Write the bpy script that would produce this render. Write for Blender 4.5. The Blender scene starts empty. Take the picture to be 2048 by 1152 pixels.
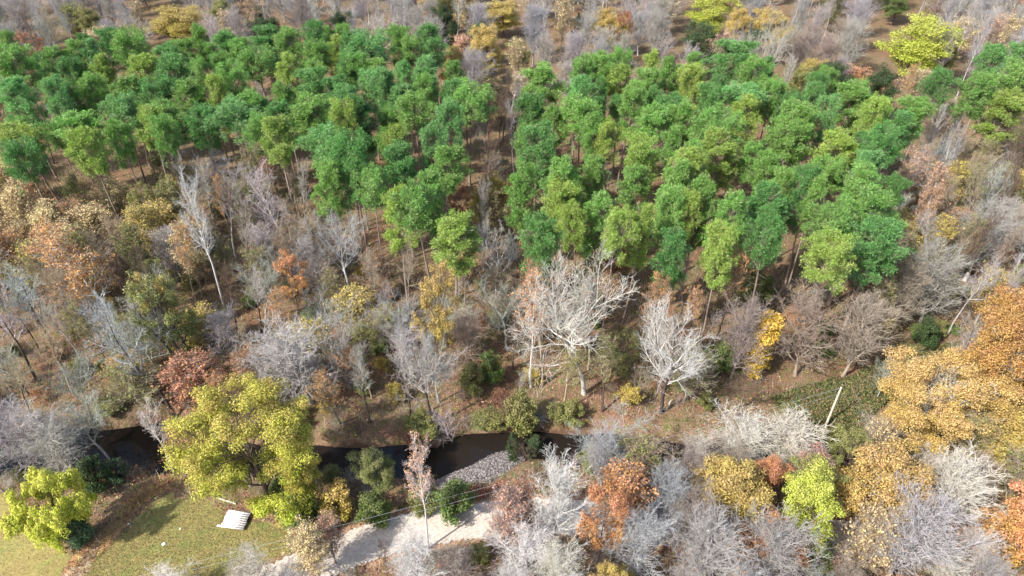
import bpy, math, random
import numpy as np

# ------------------------------------------------------------------ camera, sky, sun, exposure
scene = bpy.context.scene
COL = scene.collection
W0, H0 = 2048.0, 1152.0
FPX = 1420.0
PITCH = math.radians(38.0)
CAMZ = 76.0
cam_d = bpy.data.cameras.new("camera")
cam_d.sensor_width = 36.0
cam_d.lens = 36.0 * FPX / W0
cam_d.clip_start = 0.5
cam_d.clip_end = 5000
cam = bpy.data.objects.new("camera", cam_d)
cam.location = (0, 0, CAMZ)
cam.rotation_euler = (math.pi / 2 - PITCH, 0, 0)
COL.objects.link(cam)
scene.camera = cam

SUN_EL = math.radians(44.0)
SUN_FROM = math.atan2(-0.72, -1.0)          # horizontal direction towards the sun (left, slightly behind the camera)
sx, sy = math.cos(SUN_FROM), math.sin(SUN_FROM)
world = bpy.data.worlds.new("World")
scene.world = world
world.use_nodes = True
nt = world.node_tree
bg = nt.nodes["Background"]
sky = nt.nodes.new("ShaderNodeTexSky")
sky.sky_type = 'NISHITA'
sky.sun_disc = False
sky.sun_elevation = SUN_EL
sky.sun_rotation = math.atan2(sx, sy)
sky.dust_density = 2.0
nt.links.new(sky.outputs[0], bg.inputs[0])
bg.inputs[1].default_value = 0.15
sun_d = bpy.data.lights.new("sun", 'SUN')
sun_d.energy = 3.8
sun_d.angle = math.radians(0.6)
sun_d.color = (1.0, 0.955, 0.885)
sun = bpy.data.objects.new("sun", sun_d)
from mathutils import Vector
sun.rotation_euler = Vector((sx * math.cos(SUN_EL), sy * math.cos(SUN_EL), math.sin(SUN_EL))).to_track_quat('Z', 'Y').to_euler()
sun.location = (-80, -40, 120)
COL.objects.link(sun)
vs = scene.view_settings
vs.view_transform = 'Standard'
vs.look = 'None'
vs.gamma = 1.0
vs.use_curve_mapping = False
vs.exposure = 1.05
scene.cycles.max_bounces = 6
scene.cycles.diffuse_bounces = 3
scene.cycles.transmission_bounces = 3
scene.cycles.transparent_max_bounces = 4

# ------------------------------------------------------------------ helpers
CP, SP = math.cos(PITCH), math.sin(PITCH)
rng = np.random.default_rng(11)
random.seed(7)


def at(px, py, z=0.0):
    """the point at height z seen at a pixel of the photograph -> (x, y, depth)"""
    u, v = px - W0 / 2, py - H0 / 2
    d = (CAMZ - z) / (SP + v / FPX * CP)
    return u / FPX * d, d * (CP - v / FPX * SP), d


def pix(x, y, z):
    f = y * CP - (z - CAMZ) * SP
    up = y * SP + (z - CAMZ) * CP
    return W0 / 2 + FPX * x / f, H0 / 2 - FPX * up / f


def srgb(r, g, b, a=1.0):
    f = lambda c: (c / 255) / 12.92 if c <= 10 else ((c / 255 + 0.055) / 1.055) ** 2.4
    return (f(r), f(g), f(b), a)


def inside(x, y, poly):
    r = False
    x1, y1 = poly[-1]
    for x2, y2 in poly:
        if (y1 > y) != (y2 > y) and x < (x2 - x1) * (y - y1) / (y2 - y1) + x1: r = not r
        x1, y1 = x2, y2
    return r


def inpoly(px, py, poly):
    px = np.atleast_1d(np.asarray(px, float)); py = np.atleast_1d(np.asarray(py, float))
    r = np.zeros(px.shape, bool)
    n = len(poly)
    for i in range(n):
        x1, y1 = poly[i]; x2, y2 = poly[(i + 1) % n]
        if y1 == y2:
            continue
        c = ((y1 > py) != (y2 > py)) & (px < (x2 - x1) * (py - y1) / (y2 - y1) + x1)
        r ^= c
    return r


def polydist(x, y, line):
    """distance to a polyline"""
    x = np.asarray(x, float); y = np.asarray(y, float)
    best = np.full(x.shape, 1e9)
    for (x1, y1), (x2, y2) in zip(line[:-1], line[1:]):
        dx, dy = x2 - x1, y2 - y1
        t = np.clip(((x - x1) * dx + (y - y1) * dy) / (dx * dx + dy * dy), 0, 1)
        best = np.minimum(best, np.hypot(x - x1 - t * dx, y - y1 - t * dy))
    return best


def smooth_line(pts, n=8):
    out = []
    P = [np.array(p, float) for p in pts]
    for i in range(len(P) - 1):
        p0 = P[max(i - 1, 0)]; p1 = P[i]; p2 = P[i + 1]; p3 = P[min(i + 2, len(P) - 1)]
        for k in range(n):
            t = k / n
            out.append(0.5 * (2 * p1 + (p2 - p0) * t + (2 * p0 - 5 * p1 + 4 * p2 - p3) * t * t + (3 * p1 - p0 - 3 * p2 + p3) * t ** 3))
    out.append(P[-1])
    return [tuple(p) for p in out]


def mesh_from(name, verts, faces, mat=None, smooth=False, attrs=None):
    """verts (n,3), faces (m,k): one mesh of k-gons"""
    me = bpy.data.meshes.new(name)
    V = np.ascontiguousarray(verts, np.float32); F = np.ascontiguousarray(faces, np.int32)
    m, k = F.shape
    me.vertices.add(len(V)); me.vertices.foreach_set("co", V.ravel())
    me.loops.add(m * k); me.loops.foreach_set("vertex_index", F.ravel())
    me.polygons.add(m); me.polygons.foreach_set("loop_start", np.arange(0, m * k, k, dtype=np.int32))
    if smooth:
        me.polygons.foreach_set("use_smooth", np.ones(m, bool))
    for an, (ty, data) in (attrs or {}).items():
        a = me.attributes.new(an, ty, 'POINT')
        a.data.foreach_set("color" if ty == 'FLOAT_COLOR' else "value", np.ascontiguousarray(data, np.float32).ravel())
    me.update(calc_edges=True)
    if mat:
        me.materials.append(mat)
    return me


def link(name, me, parent=None, color=None):
    o = bpy.data.objects.new(name, me)
    COL.objects.link(o)
    if parent is not None:
        o.parent = parent
    if color is not None:
        o.color = color
    return o


def tag(o, label=None, cat=None, group=None, kind=None):
    if label: o["label"] = label
    if cat: o["category"] = cat
    if group: o["group"] = group
    if kind: o["kind"] = kind
    return o


def norm(v):
    return v / np.maximum(np.linalg.norm(v, axis=-1, keepdims=True), 1e-9)


# ------------------------------------------------------------------ materials
def newmat(name):
    m = bpy.data.materials.new(name); m.use_nodes = True
    n = m.node_tree.nodes; n.clear()
    return m, n, m.node_tree.links


def node(n, t, **kw):
    x = n.new(t)
    for k, v in kw.items():
        setattr(x, k, v)
    return x


def math_(n, l, op, a, b):
    x = n.new("ShaderNodeMath"); x.operation = op
    for i, s in enumerate((a, b)):
        if hasattr(s, "links"): l.new(s, x.inputs[i])
        else: x.inputs[i].default_value = s
    return x.outputs[0]


def leaf_material(name, trans, rough=0.55, objcol=True):
    m, n, l = newmat(name)
    out = node(n, "ShaderNodeOutputMaterial")
    oi = node(n, "ShaderNodeObjectInfo")
    r1 = node(n, "ShaderNodeAttribute", attribute_name="leaf")
    r2 = node(n, "ShaderNodeAttribute", attribute_name="clump")
    hsv = node(n, "ShaderNodeHueSaturation")
    if objcol:
        l.new(oi.outputs["Color"], hsv.inputs["Color"])
        spread = oi.outputs["Alpha"]
    else:
        at_ = node(n, "ShaderNodeAttribute", attribute_name="tint")
        l.new(at_.outputs["Color"], hsv.inputs["Color"])
        spread = 0.1
    # hue: clump and leaf variation, as wide as the object's alpha says
    c = math_(n, l, 'SUBTRACT', r2.outputs["Fac"], 0.5)
    c = math_(n, l, 'MULTIPLY', c, spread)
    d = math_(n, l, 'SUBTRACT', r1.outputs["Fac"], 0.5)
    d = math_(n, l, 'MULTIPLY', d, 0.02)
    h = math_(n, l, 'ADD', math_(n, l, 'ADD', c, d), 0.5)
    l.new(h, hsv.inputs["Hue"])
    v = math_(n, l, 'ADD', math_(n, l, 'MULTIPLY', r1.outputs["Fac"], 0.75), 0.56)
    l.new(v, hsv.inputs["Value"])
    s = math_(n, l, 'ADD', math_(n, l, 'MULTIPLY', r2.outputs["Fac"], 0.15), 0.82)
    l.new(s, hsv.inputs["Saturation"])
    p = node(n, "ShaderNodeBsdfPrincipled")
    p.inputs["Roughness"].default_value = rough
    p.inputs["Specular IOR Level"].default_value = 0.25
    t = node(n, "ShaderNodeBsdfTranslucent")
    l.new(hsv.outputs[0], p.inputs["Base Color"]); l.new(hsv.outputs[0], t.inputs["Color"])
    mx = node(n, "ShaderNodeMixShader"); mx.inputs[0].default_value = trans
    l.new(p.outputs[0], mx.inputs[1]); l.new(t.outputs[0], mx.inputs[2])
    l.new(mx.outputs[0], out.inputs[0])
    return m


def bark_material():
    m, n, l = newmat("bark")
    out = node(n, "ShaderNodeOutputMaterial")
    oi = node(n, "ShaderNodeObjectInfo")
    tc = node(n, "ShaderNodeTexCoord")
    mp = node(n, "ShaderNodeMapping"); mp.inputs["Scale"].default_value = (1, 1, 0.35)
    l.new(tc.outputs["Object"], mp.inputs[0])
    nz = node(n, "ShaderNodeTexNoise"); nz.inputs["Scale"].default_value = 2.2; nz.inputs["Detail"].default_value = 6
    nz.inputs["Roughness"].default_value = 0.7
    l.new(mp.outputs[0], nz.inputs["Vector"])
    hsv = node(n, "ShaderNodeHueSaturation")
    l.new(oi.outputs["Color"], hsv.inputs["Color"])
    mr = node(n, "ShaderNodeMapRange"); mr.inputs[1].default_value = 0.3; mr.inputs[2].default_value = 0.7
    mr.inputs[3].default_value = 0.6; mr.inputs[4].default_value = 1.2
    l.new(nz.outputs[0], mr.inputs[0]); l.new(mr.outputs[0], hsv.inputs["Value"])
    p = node(n, "ShaderNodeBsdfPrincipled"); p.inputs["Roughness"].default_value = 0.85
    p.inputs["Specular IOR Level"].default_value = 0.15
    l.new(hsv.outputs[0], p.inputs["Base Color"])
    b = node(n, "ShaderNodeBump"); b.inputs["Strength"].default_value = 0.5; b.inputs["Distance"].default_value = 0.05
    l.new(nz.outputs[0], b.inputs["Height"]); l.new(b.outputs[0], p.inputs["Normal"])
    l.new(p.outputs[0], out.inputs[0])
    return m


M_LEAF = leaf_material("leaf", 0.26)
M_NEEDLE = leaf_material("needle", 0.22, 0.5)
M_LITTER = leaf_material("litter", 0.1, 0.8, objcol=False)
M_BARK = bark_material()


def simple_mat(name, c1, c2, scale, rough=0.85, bump=0.3, detail=6, c3=None):
    m, n, l = newmat(name)
    out = node(n, "ShaderNodeOutputMaterial")
    tc = node(n, "ShaderNodeTexCoord")
    nz = node(n, "ShaderNodeTexNoise"); nz.inputs["Scale"].default_value = scale; nz.inputs["Detail"].default_value = detail
    nz.inputs["Roughness"].default_value = 0.65
    l.new(tc.outputs["Object"], nz.inputs["Vector"])
    cr = node(n, "ShaderNodeValToRGB")
    cr.color_ramp.elements[0].position = 0.32; cr.color_ramp.elements[0].color = c1
    cr.color_ramp.elements[1].position = 0.68; cr.color_ramp.elements[1].color = c2
    if c3:
        e = cr.color_ramp.elements.new(0.5); e.color = c3
    l.new(nz.outputs[0], cr.inputs[0])
    p = node(n, "ShaderNodeBsdfPrincipled"); p.inputs["Roughness"].default_value = rough
    p.inputs["Specular IOR Level"].default_value = 0.2
    l.new(cr.outputs[0], p.inputs["Base Color"])
    b = node(n, "ShaderNodeBump"); b.inputs["Strength"].default_value = bump; b.inputs["Distance"].default_value = 0.1
    l.new(nz.outputs[0], b.inputs["Height"]); l.new(b.outputs[0], p.inputs["Normal"])
    l.new(p.outputs[0], out.inputs[0])
    return m


# ------------------------------------------------------------------ lie of the land (pixel polygons of the photograph put on the ground)
def gpoly(pts, z=0.0):
    return [at(px, py, z)[:2] for px, py in pts]


CREEK_PX = [(-420, 945), (-150, 915), (60, 900), (180, 902), (290, 895), (400, 905), (550, 925), (690, 922), (790, 925), (870, 922), (950, 903), (1030, 890),
            (1100, 893), (1170, 897), (1280, 905), (1400, 915), (1560, 905), (1760, 895), (2000, 880), (2500, 850)]
CREEK = smooth_line(gpoly(CREEK_PX, -1.5), 6)
ROAD_PX = [(330, 1290), (450, 1215), (560, 1160), (640, 1125), (720, 1092), (800, 1067), (880, 1050), (985, 1040), (1090, 1032), (1220, 1040), (1400, 1062), (1650, 1080),
           (2000, 1060), (2500, 1010)]
ROAD = smooth_line(gpoly(ROAD_PX), 6)
LAWN_A = gpoly([(-700, 1010), (-100, 985), (10, 985), (60, 1030), (125, 1085), (135, 1125), (125, 1160), (60, 1330), (-700, 1330)])
LAWN_B = gpoly([(190, 1115), (245, 1070), (300, 1015), (345, 998), (410, 1000), (450, 1028), (520, 1042), (570, 1062), (600, 1085), (600, 1112), (560, 1145),
                (480, 1185), (350, 1260), (150, 1330), (165, 1180)])
WEED = smooth_line(gpoly([(120, 1190), (165, 1125), (215, 1075), (262, 1015), (300, 985), (345, 962)]), 4)
DIRT = smooth_line(gpoly([(110, 1200), (150, 1148), (172, 1122), (185, 1105)]), 4)
BAR = gpoly([(850, 968), (890, 947), (935, 930), (972, 910), (1003, 898), (1038, 897), (1052, 915), (1040, 935), (1010, 950), (985, 962), (950, 972), (905, 980), (865, 980)], -1.0)
REDDIRT = gpoly([(850, 985), (905, 985), (1000, 962), (1010, 975), (975, 990), (920, 1003), (860, 1005)])
VINES = gpoly([(1540, 800), (1600, 775), (1700, 755), (1760, 725), (1850, 690), (1910, 690), (1900, 745), (1820, 775), (1740, 830), (1700, 885), (1610, 860)])


def vnoise(x, y, s, seed=0):
    r = np.random.default_rng(seed)
    out = 0
    for k in range(7):
        a = r.uniform(0, 6.28); f = s * r.uniform(0.5, 1.9); ph = r.uniform(0, 6.28)
        out = out + np.sin((x * math.cos(a) + y * math.sin(a)) * f + ph + 1.3 * np.sin((x * math.sin(a) - y * math.cos(a)) * f * 0.7 + ph * 2))
    return out / 7


def sstep(a, b, x):
    t = np.clip((np.asarray(x, float) - a) / (b - a), 0, 1)
    return t * t * (3 - 2 * t)


def height(x, y):
    x = np.asarray(x, float); y = np.asarray(y, float)
    dc = polydist(x, y, CREEK) + 1.1 * vnoise(x, y, 0.4, 5) - .15 - 1.5 * sstep(-34, -42, x)
    z = 0.28 * vnoise(x, y, 0.12, 1) + 0.10 * vnoise(x, y, 0.6, 2)
    dr = polydist(x, y, ROAD)
    z = z * sstep(1.5, 5.0, dr)
    lawn = inpoly(x.ravel(), y.ravel(), LAWN_A) | inpoly(x.ravel(), y.ravel(), LAWN_B)
    z = np.where(lawn.reshape(x.shape), z * 0.4, z)
    ch = -2.1 + 2.1 * sstep(1.5, 4.3, dc)
    bar = inpoly(x.ravel(), y.ravel(), BAR).reshape(x.shape)
    ch = np.where(bar, -1.8, ch)
    return z + ch




def axis(lo, hi, step, far):
    a = list(np.arange(lo, hi + 0.01, step))
    s = step; p = hi
    while p < far:
        s *= 1.35; p += s; a.append(p)
    s = step; p = lo
    while p > -far:
        s *= 1.35; p -= s; a.insert(0, p)
    return np.array(a)


gx = axis(-190, 190, 1.3, 1500); gy = axis(24, 285, 1.05, 1500)
GX, GY = np.meshgrid(gx, gy)
GZ = height(GX, GY)


def ground_z(x, y):
    """height of the ground sheet, read off its grid"""
    x = np.asarray(x, float); y = np.asarray(y, float)
    i = np.clip(np.searchsorted(gx, x) - 1, 0, len(gx) - 2); j = np.clip(np.searchsorted(gy, y) - 1, 0, len(gy) - 2)
    u = (x - gx[i]) / (gx[i + 1] - gx[i]); v = (y - gy[j]) / (gy[j + 1] - gy[j])
    return GZ[j, i] * (1 - u) * (1 - v) + GZ[j, i + 1] * u * (1 - v) + GZ[j + 1, i] * (1 - u) * v + GZ[j + 1, i + 1] * u * v


def h1(x, y):
    return float(ground_z(x, y))


gv = np.stack([GX.ravel(), GY.ravel(), GZ.ravel()], 1)
nx, ny = len(gx), len(gy)
ii = (np.arange(ny - 1)[:, None] * nx + np.arange(nx - 1)[None, :]).ravel()
gf = np.stack([ii, ii + 1, ii + 1 + nx, ii + nx], 1)
fx, fy = GX.ravel(), GY.ravel()
wob = 0.9 * vnoise(fx, fy, 0.7, 9)
lawn_m = (inpoly(fx + wob, fy + wob, LAWN_A) | inpoly(fx + wob, fy - wob, LAWN_B)).astype(float)
weed_m = 1 - sstep(0.5, 1.7, polydist(fx, fy, WEED) + wob * 0.6)
dirt_m = 1 - sstep(0.5, 1.1, polydist(fx, fy, DIRT) + wob * 0.3)
shoulder_m = 1 - sstep(2.1, 4.2, polydist(fx, fy, ROAD) + wob * 0.5)
vine_m = inpoly(fx + wob, fy + wob, VINES).astype(float)
red_m = inpoly(fx + wob * .5, fy + wob * .5, REDDIRT).astype(float)
bank_m = 1 - sstep(1.8, 3.6, polydist(fx, fy, CREEK))


def ground_material():
    m, n, l = newmat("ground")
    out = node(n, "ShaderNodeOutputMaterial")
    tc = node(n, "ShaderNodeTexCoord")

    def noise(scale, detail=6, rough=0.6):
        x = node(n, "ShaderNodeTexNoise"); x.inputs["Scale"].default_value = scale
        x.inputs["Detail"].default_value = detail; x.inputs["Roughness"].default_value = rough
        l.new(tc.outputs["Object"], x.inputs["Vector"]); return x.outputs[0]

    def ramp(src, stops):
        cr = node(n, "ShaderNodeValToRGB")
        e = cr.color_ramp.elements
        e[0].position, e[0].color = stops[0]; e[1].position, e[1].color = stops[-1]
        for p, c in stops[1:-1]:
            k = e.new(p); k.color = c
        l.new(src, cr.inputs[0]); return cr.outputs[0]

    def mix(f, a, b):
        x = node(n, "ShaderNodeMix", data_type='RGBA')
        l.new(f, x.inputs[0]); l.new(a, x.inputs[6]); l.new(b, x.inputs[7]); return x.outputs[2]

    def mask(name, sc=1.5):
        a = node(n, "ShaderNodeAttribute", attribute_name=name)
        k = math_(n, l, 'ADD', a.outputs["Fac"], math_(n, l, 'MULTIPLY', math_(n, l, 'SUBTRACT', noise(sc, 4), 0.5), 0.9))
        mr = node(n, "ShaderNodeMapRange"); mr.inputs[1].default_value = 0.35; mr.inputs[2].default_value = 0.65
        l.new(k, mr.inputs[0]); return mr.outputs[0]

    fine = noise(5.5, 8, 0.75); big = noise(0.11, 4); mid = noise(0.8, 5)
    lit = ramp(fine, [(0.28, srgb(56, 44, 38)), (0.45, srgb(110, 82, 66)), (0.58, srgb(142, 108, 86)), (0.74, srgb(184, 162, 138))])
    soil = ramp(fine, [(0.3, srgb(70, 58, 48)), (0.55, srgb(128, 110, 86)), (0.75, srgb(176, 160, 130))])
    moss = ramp(fine, [(0.3, srgb(48, 56, 30)), (0.6, srgb(100, 108, 56)), (0.75, srgb(150, 140, 90))])
    c = mix(ramp(big, [(0.36, (0, 0, 0, 1)), (0.58, (0.85, 0.85, 0.85, 1))]), lit, soil)
    c = mix(ramp(mid, [(0.48, (0, 0, 0, 1)), (0.66, (0.75, 0.75, 0.75, 1))]), c, moss)
    vine = ramp(fine, [(0.3, srgb(40, 42, 24)), (0.55, srgb(80, 84, 46)), (0.72, srgb(124, 112, 70))])
    c = mix(mask("vine"), c, vine)
    g1 = ramp(fine, [(0.25, srgb(98, 92, 54)), (0.5, srgb(146, 134, 82)), (0.75, srgb(184, 168, 114))])
    g2 = ramp(fine, [(0.25, srgb(72, 92, 46)), (0.5, srgb(110, 130, 66)), (0.75, srgb(150, 164, 94))])
    g3 = ramp(fine, [(0.25, srgb(100, 90, 56)), (0.5, srgb(142, 126, 80)), (0.75, srgb(172, 156, 108))])
    g = mix(ramp(noise(0.22, 5), [(0.46, (0, 0, 0, 1)), (0.68, (.9, .9, .9, 1))]), g1, g2)
    g = mix(ramp(noise(0.35, 6), [(0.42, (0, 0, 0, 1)), (0.6, (0.9, 0.9, 0.9, 1))]), g, g3)
    # mown swathes in long arcs
    wv = node(n, "ShaderNodeTexWave"); wv.wave_type = 'RINGS'; wv.rings_direction = 'Z'
    mp = node(n, "ShaderNodeMapping"); mp.inputs["Location"].default_value = (38, -34, 0)
    l.new(tc.outputs["Object"], mp.inputs[0]); l.new(mp.outputs[0], wv.inputs["Vector"])
    wv.inputs["Scale"].default_value = 0.16; wv.inputs["Distortion"].default_value = 1.2; wv.inputs["Detail"].default_value = 2
    g = mix(ramp(wv.outputs["Fac"], [(0.55, (0, 0, 0, 1)), (0.95, (0.35, 0.35, 0.35, 1))]), g, g3)
    c = mix(mask("lawn", 2.0), c, g)
    weed = ramp(fine, [(0.3, srgb(128, 96, 68)), (0.48, srgb(172, 130, 92)), (0.62, srgb(170, 158, 92)), (0.78, srgb(196, 174, 116))])
    c = mix(mask("weed"), c, weed)
    dirt = ramp(fine, [(0.3, srgb(150, 128, 104)), (0.7, srgb(214, 196, 170))])
    c = mix(mask("shoulder", 1.0), c, ramp(fine, [(0.3, srgb(112, 88, 68)), (0.55, srgb(164, 134, 108)), (0.75, srgb(190, 170, 140))]))
    c = mix(mask("dirt"), c, dirt)
    c = mix(mask("red"), c, ramp(fine, [(0.3, srgb(84, 50, 38)), (0.7, srgb(146, 92, 68))]))
    c = mix(mask("bank"), c, ramp(fine, [(0.3, srgb(58, 44, 36)), (0.7, srgb(110, 84, 66))]))
    p = node(n, "ShaderNodeBsdfPrincipled"); p.inputs["Roughness"].default_value = 0.95
    p.inputs["Specular IOR Level"].default_value = 0.1
    l.new(c, p.inputs["Base Color"])
    b = node(n, "ShaderNodeBump"); b.inputs["Strength"].default_value = 0.6; b.inputs["Distance"].default_value = 0.12
    l.new(fine, b.inputs["Height"]); l.new(b.outputs[0], p.inputs["Normal"])
    l.new(p.outputs[0], out.inputs[0])
    return m


ground = link("ground", mesh_from("ground", gv, gf, ground_material(), True, {
    "lawn": ('FLOAT', lawn_m), "weed": ('FLOAT', weed_m), "dirt": ('FLOAT', dirt_m), "shoulder": ('FLOAT', shoulder_m),
    "vine": ('FLOAT', vine_m), "red": ('FLOAT', red_m), "bank": ('FLOAT', bank_m)}))
tag(ground, kind="structure")


def ribbon(line, half, zf, nseg=5, wob=0.0, seed=3):
    L = np.array(line); T = norm(np.gradient(L, axis=0)); N = np.stack([-T[:, 1], T[:, 0]], 1)
    t = np.linspace(-1, 1, nseg)
    r = np.random.default_rng(seed)
    hw = half * (1 + wob * r.normal(0, 1, (len(L), 1)))
    P = L[:, None, :] + N[:, None, :] * (t[None, :] * hw)[:, :, None]
    V = np.concatenate([P.reshape(-1, 2), zf(P[..., 0].ravel(), P[..., 1].ravel())[:, None]], 1)
    i = (np.arange(len(L) - 1)[:, None] * nseg + np.arange(nseg - 1)[None, :]).ravel()
    return V, np.stack([i, i + nseg, i + nseg + 1, i + 1], 1)


# dirt road
road_fine = smooth_line(ROAD, 3)
V, F = ribbon(road_fine, 2.5, lambda x, y: height(x, y) * 0 + 0.10, 7, 0.05)
V[:, 2] += 0.03 * vnoise(V[:, 0], V[:, 1], 0.8, 4)
tag(link("road", mesh_from("road", V, F[:, ::-1], simple_mat("road_dirt", srgb(162, 150, 138), srgb(202, 192, 180), 3.0, 0.95, 0.15, 9, srgb(184, 173, 161)), True)), kind="structure")
# creek water
wm, n, l = newmat("creek_water")
out = node(n, "ShaderNodeOutputMaterial"); p = node(n, "ShaderNodeBsdfPrincipled")
p.inputs["Base Color"].default_value = srgb(34, 29, 25); p.inputs["Roughness"].default_value = 0.07
p.inputs["IOR"].default_value = 1.33
nz = node(n, "ShaderNodeTexNoise"); nz.inputs["Scale"].default_value = 1.6; nz.inputs["Detail"].default_value = 3
tc = node(n, "ShaderNodeTexCoord"); l.new(tc.outputs["Object"], nz.inputs["Vector"])
b = node(n, "ShaderNodeBump"); b.inputs["Strength"].default_value = 0.12; b.inputs["Distance"].default_value = 0.05
l.new(nz.outputs[0], b.inputs["Height"]); l.new(b.outputs[0], p.inputs["Normal"]); l.new(p.outputs[0], out.inputs[0])
V, F = ribbon(CREEK, 6.0, lambda x, y: x * 0 - 1.5, 3)
tag(link("creek", mesh_from("creek", V, F[:, ::-1], wm, True)), kind="structure")

# gravel bar: a sheet of pebbly sand with stones on it
bp = np.array(BAR); c0 = bp.mean(0)
rings = []
bs = np.array(smooth_line(list(map(tuple, bp)) + [tuple(bp[0])], 4))[:-1]
for k, s in enumerate((1.06, 0.8, 0.55, 0.3, 0.08)):
    q = c0 + (bs - c0) * s
    z = -1.62 + (0.0, 0.42, 0.62, 0.74, 0.8)[k] + 0.05 * vnoise(q[:, 0], q[:, 1], 1.1, 8)
    rings.append(np.concatenate([q, z[:, None]], 1))
nb = len(bs)
V = np.concatenate(rings + [np.array([[c0[0], c0[1], -0.8]])])
F = []
for k in range(4):
    for i in range(nb):
        j = (i + 1) % nb
        F.append((k * nb + i, k * nb + j, (k + 1) * nb + j, (k + 1) * nb + i))
for i in range(nb):
    F.append((4 * nb + i, 4 * nb + (i + 1) % nb, 5 * nb, 5 * nb))
F = np.array(F)
me = bpy.data.meshes.new("gravel_bar")
me.from_pydata([tuple(v) for v in V], [], [tuple(dict.fromkeys(f)) for f in F.tolist()])
me.materials.append(simple_mat("gravel_sand", srgb(86, 74, 66), srgb(150, 132, 122), 3.5, 0.95, 0.5, 8, srgb(118, 102, 94)))
tag(link("gravel_bar", me), kind="structure")


def inside_points(poly, n, seed):
    r = np.random.default_rng(seed)
    a = np.array(poly); lo, hi = a.min(0), a.max(0)
    o = np.zeros((0, 2))
    while len(o) < n:
        q = r.uniform(lo, hi, (n * 2, 2)); o = np.concatenate([o, q[inpoly(q[:, 0], q[:, 1], poly)]])
    return o[:n]


def bar_z(q):
    # height of the bar sheet at a point, from its radial profile
    ang = np.arctan2(bs[:, 1] - c0[1], bs[:, 0] - c0[0]); rad = np.hypot(*(bs - c0).T)
    a = np.arctan2(q[:, 1] - c0[1], q[:, 0] - c0[0])
    k = np.abs(np.angle(np.exp(1j * (a[:, None] - ang[None])))).argmin(1)
    s = np.hypot(*(q - c0).T) / rad[k]
    return np.interp(s, [0.08, 0.3, 0.55, 0.8, 1.06], [-0.82, -0.88, -1.0, -1.2, -1.62])


def pebbles(q, z, smin, smax, seed):
    r = np.random.default_rng(seed); n_ = len(q)
    base = np.array([[1, 0, 0], [0, 1, 0], [-1, 0, 0], [0, -1, 0], [0, 0, .7], [0, 0, -.7]], float)
    s = r.uniform(smin, smax, (n_, 1, 1)) * r.uniform(0.7, 1.3, (n_, 6, 3))
    a = r.uniform(0, 6.28, n_); ca, sa = np.cos(a)[:, None], np.sin(a)[:, None]
    b_ = base[None] * s
    v = np.stack([b_[..., 0] * ca - b_[..., 1] * sa, b_[..., 0] * sa + b_[..., 1] * ca, b_[..., 2]], -1)
    v[..., 0] += q[:, 0:1]; v[..., 1] += q[:, 1:2]; v[..., 2] += z[:, None]
    f = np.array([[0, 1, 4], [1, 2, 4], [2, 3, 4], [3, 0, 4], [1, 0, 5], [2, 1, 5], [3, 2, 5], [0, 3, 5]])
    F_ = (f[None] + np.arange(n_)[:, None, None] * 6).reshape(-1, 3)
    g = r.uniform(0.06, 0.36, (n_, 1)) ; tint = np.concatenate([g, g * 0.88, g * 0.84, g * 0 + 1], 1)
    return v.reshape(-1, 3), F_, {"tint": ('FLOAT_COLOR', np.repeat(tint, 6, 0)), "leaf": ('FLOAT', np.repeat(r.uniform(0, 1, n_), 6)), "clump": ('FLOAT', np.full(n_ * 6, .5))}


q = inside_points([tuple(c0 + (p_ - c0) * 0.97) for p_ in bs], 5200, 31)
V, F, A = pebbles(q, bar_z(q) + 0.02, 0.05, 0.17, 32)
tag(link("pebbles", mesh_from("pebbles", V, F, M_LITTER, False, A)), "pale pinkish grey pebbles covering the gravel bar in the creek", "gravel", kind="stuff")


# ------------------------------------------------------------------ growing trees
def grow(r, S, D, L, R0, R1, N, wig, up):
    P = [S]; d = norm(D); step = (L / (N - 1))[:, None]
    for i in range(1, N):
        d = norm(d + r.normal(0, wig, d.shape) + np.array([0, 0, up]))
        P.append(P[-1] + d * step)
    t = np.linspace(0, 1, N)[None]
    return np.stack(P, 1), R0[:, None] * (1 - t) + R1[:, None] * t


def kids(r, P, R, m, t0, t1, ang, angv, rs=0.65):
    """m children for every branch -> start, dir, radius, t, parent index"""
    B, N, _ = P.shape
    t = t0 + (t1 - t0) * (np.arange(m)[None] + r.uniform(0, 1, (B, m))) / m
    f = t * (N - 1); i = np.minimum(f.astype(int), N - 2); w = (f - i)[..., None]
    bi = np.arange(B)[:, None]
    a, b_ = P[bi, i], P[bi, i + 1]
    S = (a * (1 - w) + b_ * w).reshape(-1, 3); T = norm(b_ - a).reshape(-1, 3)
    rad = (R[bi, i] * (1 - w[..., 0]) + R[bi, i + 1] * w[..., 0]).reshape(-1) * rs
    ref = np.where(np.abs(T[:, 2:3]) > 0.9, np.array([[1., 0, 0]]), np.array([[0, 0, 1.]]))
    U = norm(np.cross(T, ref)); Vv = np.cross(T, U)
    az = (np.arange(m)[None] * 2.39996 + r.uniform(0, 6.28, (B, 1)) + r.normal(0, 0.5, (B, m))).reshape(-1, 1)
    an = np.clip(r.normal(ang, angv, (B * m, 1)), 0.15, 1.9)
    D = np.cos(an) * T + np.sin(an) * (np.cos(az) * U + np.sin(az) * Vv)
    return S, D, rad, t.reshape(-1), np.repeat(np.arange(B), m)


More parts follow.
